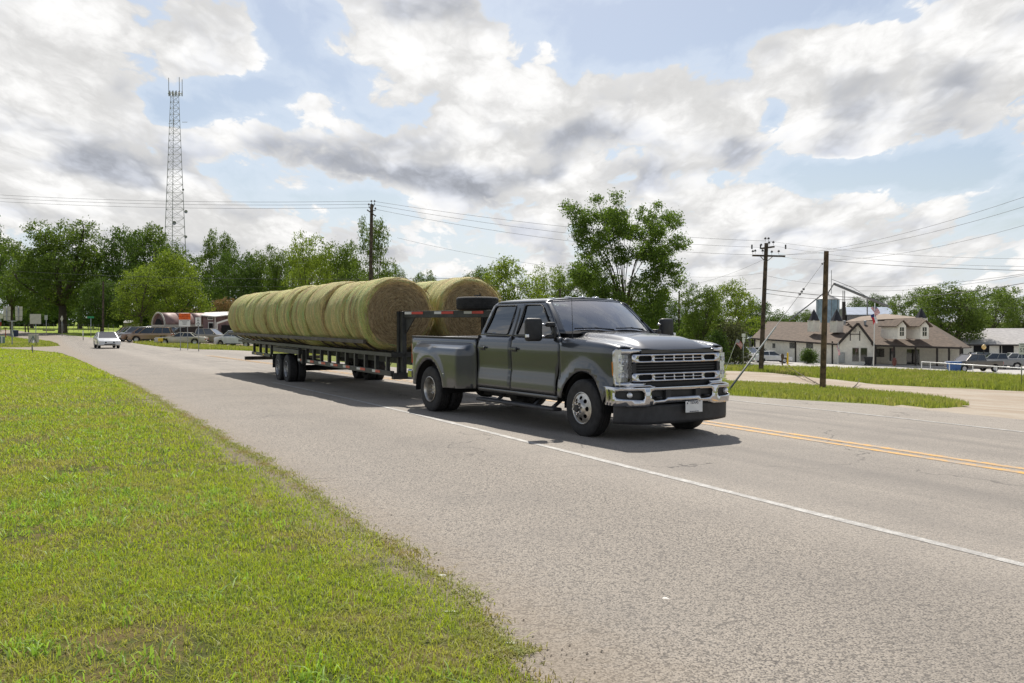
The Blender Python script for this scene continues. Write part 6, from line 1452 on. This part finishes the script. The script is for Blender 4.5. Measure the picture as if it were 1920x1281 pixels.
sgn('road_sign', 'sign back cut by the left edge of the photo', 1.5, 589.5, 597.5, 10, 618, 140, M_signb)
ws_, t_, bt = sgn('stop_sign', 'small red sign at the left edge beyond the road', -1, 604, 611, 9, 640, 110, M_redp, kind='rect')
sgn('route_marker', 'small grey route marker in front of the field', 87, 591, 600, 6, 624, 135, M_galv)
sgn('warning_sign', 'diamond sign seen edge on beside the big pecan trunk', 116.5, 592, 604, 5.5, 625, 130, M_signb, kind='dia')
st1, t_, bt = sgn('street_name_sign', 'green street name sign on a thin post under the trees', 170.5, 593.4, 597, 13, 627, 118, M_green)
MB().box((-.52, -.09, (t_+bt)/2), (.16, .03, .2)).build('sign_end', M_wsign, st1)
sgn('marker_post', 'short pale marker post at the road edge left of the white sedan', 156, 620, 630, 1.6, 631, 100, M_wsign, 'post')
# bin, mailbox, utility boxes, hydrant, pickets
b_ = thing('wheelie_bin', 'dark blue tapered bin with black base by the roadside', 'bin', P(27, 632.5, 138)); f_ = 138/FP
mb = MB(); mb.lathe([(.46, 0), (.52, .12), (.50, .14), (.56, 1.0), (.60, 1.04), (.001, 1.10)], 12); mb.build('bin_body', mat('dark blue bin', (.012, .03, .08), .5), b_)
MB().box((.12, -.6, .5), (.12, .02, 1.0), ry=-.2).build('stripe_panel', M_wsign, b_)
mbx = thing('mailbox', 'black mailbox on a thin pole at the far left', 'mailbox', P(10.5, 629, 130)); MB().tube([(0, 0, -.3), (0, 0, .95)], .05, 6).build('post', M_redp, mbx); mb = MB(); mb.box((0, 0, 1.02), (.5, .25, .16)); mb.build('box', M_black, mbx, bevel=.04)
ub = thing('utility_cabinet', 'green utility cabinet at the left edge on the grass island', 'cabinet', P(1, 643.5, 88)); MB().box((0, 0, .32), (.62, .5, .66)).build('cabinet_body', M_cab, ub, bevel=.02); MB().box((.27, -.26, .32), (.09, .02, .64)).build('label_strip', M_wsign, ub)
cb = thing('utility_box', 'beige utility box behind the single sign post', 'cabinet', P(63, 642, 97)); MB().box((0, 0, .38), (.86, .5, .8)).build('box_body', M_signb, cb, bevel=.02); MB().box((0, 0, .80), (.9, .55, .05)).build('lid', M_signb, cb)
tp = thing('pipe_stand', 'dark tripod pipe stand with white valve in front of the beige box', 'pipe stand', P(62, 646, 86)); 
for s_ in (-1, 1): MB().tube([(s_*.42, 0, 0), (0, 0, .78)], .025, 5).build('leg', M_black, tp)
MB().tube([(0, 0, .1), (0, 0, .8)], .05, 6).build('pipe', M_cab, tp); MB().lathe([(.001, 0), (.07, .02), (.06, .2), (.001, .24)], 8, (.05, -.05, .12)).build('valve', M_white, tp)
sgn('wooden_stake', 'weathered wooden stake at the lawn corner by the side lane', 61, 647, 658, 1.7, 659, 66, M_wood, 'stake')
for k, (u, v0) in enumerate(((47.5, 610), (53.5, 610.5))):
    p = P(u, 621, 142); o = thing('fence_post', ('upright' if k == 0 else 'leaning') + ' dark wooden gate post at the field fence', 'post', p); MB().tube([(0, 0, -.2), (-.12*k, 0, .9)], .09, 7).build('post_body', M_wood, o)
fn = thing('wire_fence', 'low wire fence with thin posts along the far field', 'fence', P(-10, 619.5, 146))
for i in range(26): p = P(-20 + i*9.3, 618.8 + max(0, i-5)*.22, 148 - i*.8) - fn.location; MB().tube([p, p + Vector((0, 0, 1.1))], .025, 5).build('fence_post', M_grey, fn)
for h in (.45, .95): MB().tube([P(-20 + i*9.3, 618.8 + max(0, i-5)*.22, 148 - i*.8) - fn.location + Vector((0, 0, h)) for i in range(26)], .008, 4).build('fence_wire', M_wire, fn)
lg = thing('fallen_log', 'brown log lying in the grass left of the pecan trunk', 'log', P(92, 620.6, 140)); MB().tube([(-.9, 0, .1), (.9, 0, .06)], [.1, .07], 7).build('log_body', M_dwood, lg)
# orange work sign and its neighbour
o_ = thing('road_work_sign', 'orange topped white construction sign on two posts in the verge', 'sign', P(347, 653, 76)); f_ = 76/FP
for u in (338.5, 352): MB().tube([((u-347)*f_, 0, -.4), ((u-347)*f_, 0, (653-600)*f_)], .03, 6).build('post', M_galv, o_)
MB().box(((347.1-347)*f_, -.05, (653-593.6)*f_), (22*f_, .02, 11.8*f_)).build('orange_panel', M_orange, o_); MB().box(((346.8-347)*f_, -.05, (653-606)*f_), (21.2*f_, .02, 12.6*f_)).build('white_panel', M_wsign, o_)
M_dor = mat('dark orange lettering', (.35, .03, .0), .6)
for s_, v, z_ in (('ROAD', 590, .17), ('WORK NEXT', 593.8, .17), ('2 MILES', 597.6, .17)): text(s_, z_, 'lettering', M_dor, o_, (0, -.065, (653-v)*f_), (pi/2, 0, 0))
for i, (v, w_) in enumerate(((601.5, .75), (603.6, .42), (605.8, .34), (608.2, .30))): MB().box((0, -.063, (653-v)*f_), (w_, .006, .03)).build('small_print', M_ink2, o_)
o2, t_, bt = sgn('road_sign', 'white notice sign with dark lettering right of the orange one', 372.5, 595.5, 611.5, 10.5, 654.5, 72, M_wsign)
for i, w_ in enumerate((.14, .17, .12, .30, .10)): MB().box((0, -.075, t_ - .12 - i*.125), (w_, .006, .05)).build('lettering', M_ink2, o2)
yb = thing('yellow_box', 'small bright yellow box sign on the grass by the parked bronze vehicle', 'sign', P(301, 641, 96)); MB().box((0, 0, .2), (.50, .12, .34)).build('box_body', M_yel, yb, bevel=.02)

# ============================================================ right side furniture
def flag(root, o0, ux, uz, L, Hh, us=True):
    st_n = 13 if us else 2; N = 14
    def pt(i, j): # i along, j 0..1 down
        t = i/N; return Vector(o0) + Vector(ux)*(L*t) - Vector(uz)*(Hh*j) + Vector((.02, .09*math.sin(t*7), .05*math.sin(t*5)*1))
    mb = MB()
    for k in range(st_n):
        for i in range(N):
            j0, j1 = k/st_n, (k+1)/st_n
            if us: mb.cur = 2 if (i < N*.42 and k < 7) else (0 if k % 2 == 0 else 1)
            else: mb.cur = 2 if i < N*.35 else (1 if k == 0 else 0)
            mb.add([pt(i, j0), pt(i+1, j0), pt(i+1, j1), pt(i, j1)], [(0, 1, 2, 3)])
    o = mb.build('flag_cloth', [M_fr, M_fw, M_fb], root, solid=.006)
    if us:
        sb = MB(); 
        for a in range(4):
            for b in range(5): p = pt(1 + b*1.05, .07 + a*.125); sb.box(p + Vector((0, -.012, 0)), (.035, .006, .035))
        s_ = sb.build('stars', M_fw, o); s_['kind'] = 'stuff'
    return o
fl = thing('small_flag', 'stars and stripes flag on a tilted stick at the road sign post', 'flag', P(1376, 653, 52)); f_ = 52/FP
MB().tube([((1361-1376)*f_, 0, (653-692)*f_), ((1382.5-1376)*f_, 0, (653-635)*f_)], .012, 6).build('stick', M_wsign, fl)
flag(fl, ((1382-1376)*f_, 0, (653-637)*f_), Vector((.78, 0, -.62)).normalized(), Vector((.36, 0, .93)).normalized(), .40, .27)
rs, t_, bt = sgn('route_marker', 'small square sign and arrow on a thin dark post behind the flag', 1393.5, 625.8, 632, 7, 686, 56, M_wsign, pw=1.0)
mb = MB(); mb.prism([(-.08, .25), (.08, .25), (.08, .05), (.02, -.12), (-.02, -.12), (-.08, .05)], -.08, -.06); q = mb.build('arrow_plate', M_wsign, rs); q.location.z = bt - .3
fp = thing('flagpole', 'white flagpole with two limp flags beside the porch', 'flagpole', at(1638, 110)); zf = P(1641, 568, 110).z - fp.location.z
MB().tube([(0, 0, -.3), (.12, 0, zf)], .05, 8).build('pole', M_wsign, fp, smooth=True); f_ = 110/FP
flag(fp, (.14, 0, zf - .25), Vector((.55, 0, -.83)).normalized(), Vector((.8, 0, .5)).normalized(), 1.1, .62); flag(fp, (.12, 0, zf - 1.25), Vector((.3, 0, -.95)).normalized(), Vector((.9, 0, .3)).normalized(), 1.15, .55, False)
f2 = thing('small_flag', 'narrow limp flag on a thin pole against the gable wall', 'flag', at(1571.5, 111)); z2 = P(1571.5, 642, 111).z - f2.location.z
MB().tube([(0, 0, -.2), (0, 0, z2)], .03, 6).build('stick', M_wsign, f2); flag(f2, (.02, 0, z2-.35), Vector((.2, 0, -.98)).normalized(), Vector((.95, 0, .2)).normalized(), 1.15, .22)
# white railing on its low kerb wall
rl = thing('pipe_railing', 'white two rail pipe railing on a low kerb at the parking edge', 'railing', G(1728, 697)); pts = [(1728, 678.5, 696), (1744.5, 679.5, 697), (1780, 682, 699), (1824, 684.5, 701), (1869, 687.5, 704), (1915, 690.5, 706.5), (1985, 695, 712)]
tops = []
for (u, vt, vb) in pts:
    g = G(u, vb); t_ = P(u, vt, g.y); tops.append(t_); MB().tube([g - rl.location - Vector((0, 0, .1)), t_ - rl.location], .045, 6).build('post', M_white, rl)
MB().tube([t_ - rl.location for t_ in tops], .05, 6).build('rail', M_white, rl, smooth=True)
kb = thing('kerb_wall', 'low grey concrete kerb wall beneath the white railing', 'wall', G(1712, 697)); mb = MB()
gs = [G(u, v) for u, v in ((1710, 696.5), (1780, 699.6), (1869, 704.6), (1985, 712.6))]
for a, b in zip(gs[:-1], gs[1:]): mb.bar(a - kb.location + Vector((0, -.1, .05)), b - kb.location + Vector((0, -.1, .05)), .25, .3)
mb.build('kerb_block', mat('dark concrete', (.20, .18, .16), .9), kb)
def binn(label, u, v, Y, m, lid):
    r_ = thing('wheelie_bin', label, 'bin', P(u, v, Y), .2); mb = MB(); mb.add([(-.26, -.3, .06), (.26, -.3, .06), (.26, .3, .06), (-.26, .3, .06), (-.34, -.4, .95), (.34, -.4, .95), (.34, .4, .95), (-.34, .4, .95)], [(3, 2, 1, 0), (4, 5, 6, 7), (0, 1, 5, 4), (1, 2, 6, 5), (2, 3, 7, 6), (3, 0, 4, 7)]); mb.build('bin_body', m, r_, bevel=.03); mb = MB(); mb.box((0, .02, 1.0), (.74, .88, .09)); mb.build('lid', lid, r_, bevel=.02)
    for s_ in (-1, 1): MB().lathe([(.001, -.04), (.1, -.04), (.1, .04), (.001, .04)], 12, (s_*.28, .3, .1), 'X').build('wheel', M_black, r_)
binn('blue wheelie bin behind the white railing', 1784, 697, 97, M_blue, M_blue); binn('second blue bin close beside the first behind the railing', 1793, 697, 97.5, M_blue, M_blue); binn('dark green bin right of the blue ones behind the railing', 1799.5, 697, 98, mat('green bin', (.01, .10, .06), .5), M_black)
binn('black bin against the gable wall by the downspout', 1628.5, 685.5, 113, M_black, M_black)
yb = thing('bollard', 'yellow painted bollard in front of the white wall', 'bollard', at(1477, 108)); z_ = P(1477, 661, 108).z - yb.location.z; mb = MB(); mb.lathe([(.11, -.2), (.11, z_-.1), (.08, z_-.03), (.001, z_)], 12); mb.build('bollard_body', M_yel, yb, smooth=True)
hy = thing('wooden_figure', 'weathered brown carved post left of the yellow bollard', 'post', at(1467, 106)); mb = MB(); mb.tube([(0, 0, -.2), (0, 0, .6), (.05, 0, .75), (0, 0, 1.2), (.03, 0, 1.35)], [.09, .08, .17, .2, .08], 7); mb.build('post_body', M_dwood, hy)
lp = thing('globe_lamp', 'round yellow white globe lamp on a black post right of the dormers', 'lamp', at(1845, 106)); z_ = P(1845, 655, 106).z - lp.location.z
MB().tube([(0, 0, -.2), (0, 0, z_)], .05, 8).build('post', M_black, lp); mb = MB(); r_ = 4.3/FP*106; mb.lathe([(.08, -.02), (r_*.7, .05), (r_, r_*.9), (r_*.75, r_*1.6), (.08, r_*2.0), (.001, r_*2.2)], 16, (0, 0, z_)); mb.build('globe', mat('frosted yellow globe', (.75, .52, .20), .4), lp, smooth=True)
sp_, t_, bt = sgn('speed_sign', 'white speed limit sign at the right edge of the photo', 1915.5, 643.5, 664.5, 13.5, 712, 60, M_wsign)
text('SPEED', .11, 'lettering', M_ink2, sp_, (0, -.075, t_-.09), (pi/2, 0, 0)); text('LIMIT', .11, 'lettering', M_ink2, sp_, (0, -.075, t_-.21), (pi/2, 0, 0)); text('55', .36, 'lettering', M_ink2, sp_, (0, -.075, t_-.47), (pi/2, 0, 0))
pt_ = thing('planter_pot', 'dark red urn beside the black shutter on the porch', 'urn', P(1677, 686, 110.5)); mb = MB(); mb.lathe([(.14, 0), (.24, .3), (.26, .6), (.17, .85), (.2, .92), (.001, .9)], 12); mb.build('urn_body', mat('dark terracotta', (.12, .03, .02), .5), pt_, smooth=True)
# fallen branches by the bare pole, litter on the road
fb = thing('fallen_branch', 'long bare dead branch curving across the gravel to the bare pole', 'branch', G(1538, 724)); q = lambda u, v, h=.05: G(u, v) - fb.location + Vector((0, 0, h))
MB().tube([q(1538, 724), q(1515, 717, .25), q(1497, 708, .35), q(1484, 702, .5), q(1466, 697, .6)], [.035, .03, .025, .018, .008], 6).build('stem', M_dwood, fb)
rr_ = random.Random(9)
for k in range(14):
    u = rr_.uniform(1475, 1535); v = 700 + (u-1475)*.38 + rr_.uniform(-3, 6); a = q(u, v, .2); MB().tube([a, a + Vector((rr_.uniform(-.7, .7), rr_.uniform(-.5, .5), rr_.uniform(-.1, .5)))], [.01, .003], 4).build('twig', M_dwood, fb)
f3 = thing('fallen_branch', 'short thick dead branch lying right of the bare pole', 'branch', G(1597, 731)); g1 = G(1612, 722) - f3.location; MB().tube([(0, 0, .05), g1*.5 + Vector((0, 0, .12)), g1 + Vector((0, 0, .3))], [.04, .035, .02], 6).build('stem', M_dwood, f3)
def scrap(u, v, sx, sy, label, m, name='paper_scrap', h=.002):
    g = G(u, v) + Vector((0, 0, .004)); mb = MB(); r = random.Random(int(u)); pl = [(sx*cos(a)*r.uniform(.7, 1.1), sy*sin(a)*r.uniform(.7, 1.1)) for a in lin(0, 2*pi, 9)[:-1]]; mb.prism(pl, 0, h, 'Z'); o = mb.build(name, m); o.location = g; return tag(o, label, 'litter')
scrap(1262, 1123, .07, .035, 'crumpled pale scrap lying on the near asphalt', mat('dirty paper', (.62, .60, .56), .8)); scrap(825, 1080, .05, .012, 'white straw like stick at the lawn edge', M_white); scrap(845, 1148, .04, .012, 'short white stick in the near grass edge', M_white)
scrap(957, 1207, .03, .018, 'small white scrap at the lower end of the lawn edge', M_white); scrap(410, 668.5, .22, .10, 'pale scrap on the far lane left of the trailer tail', M_white)
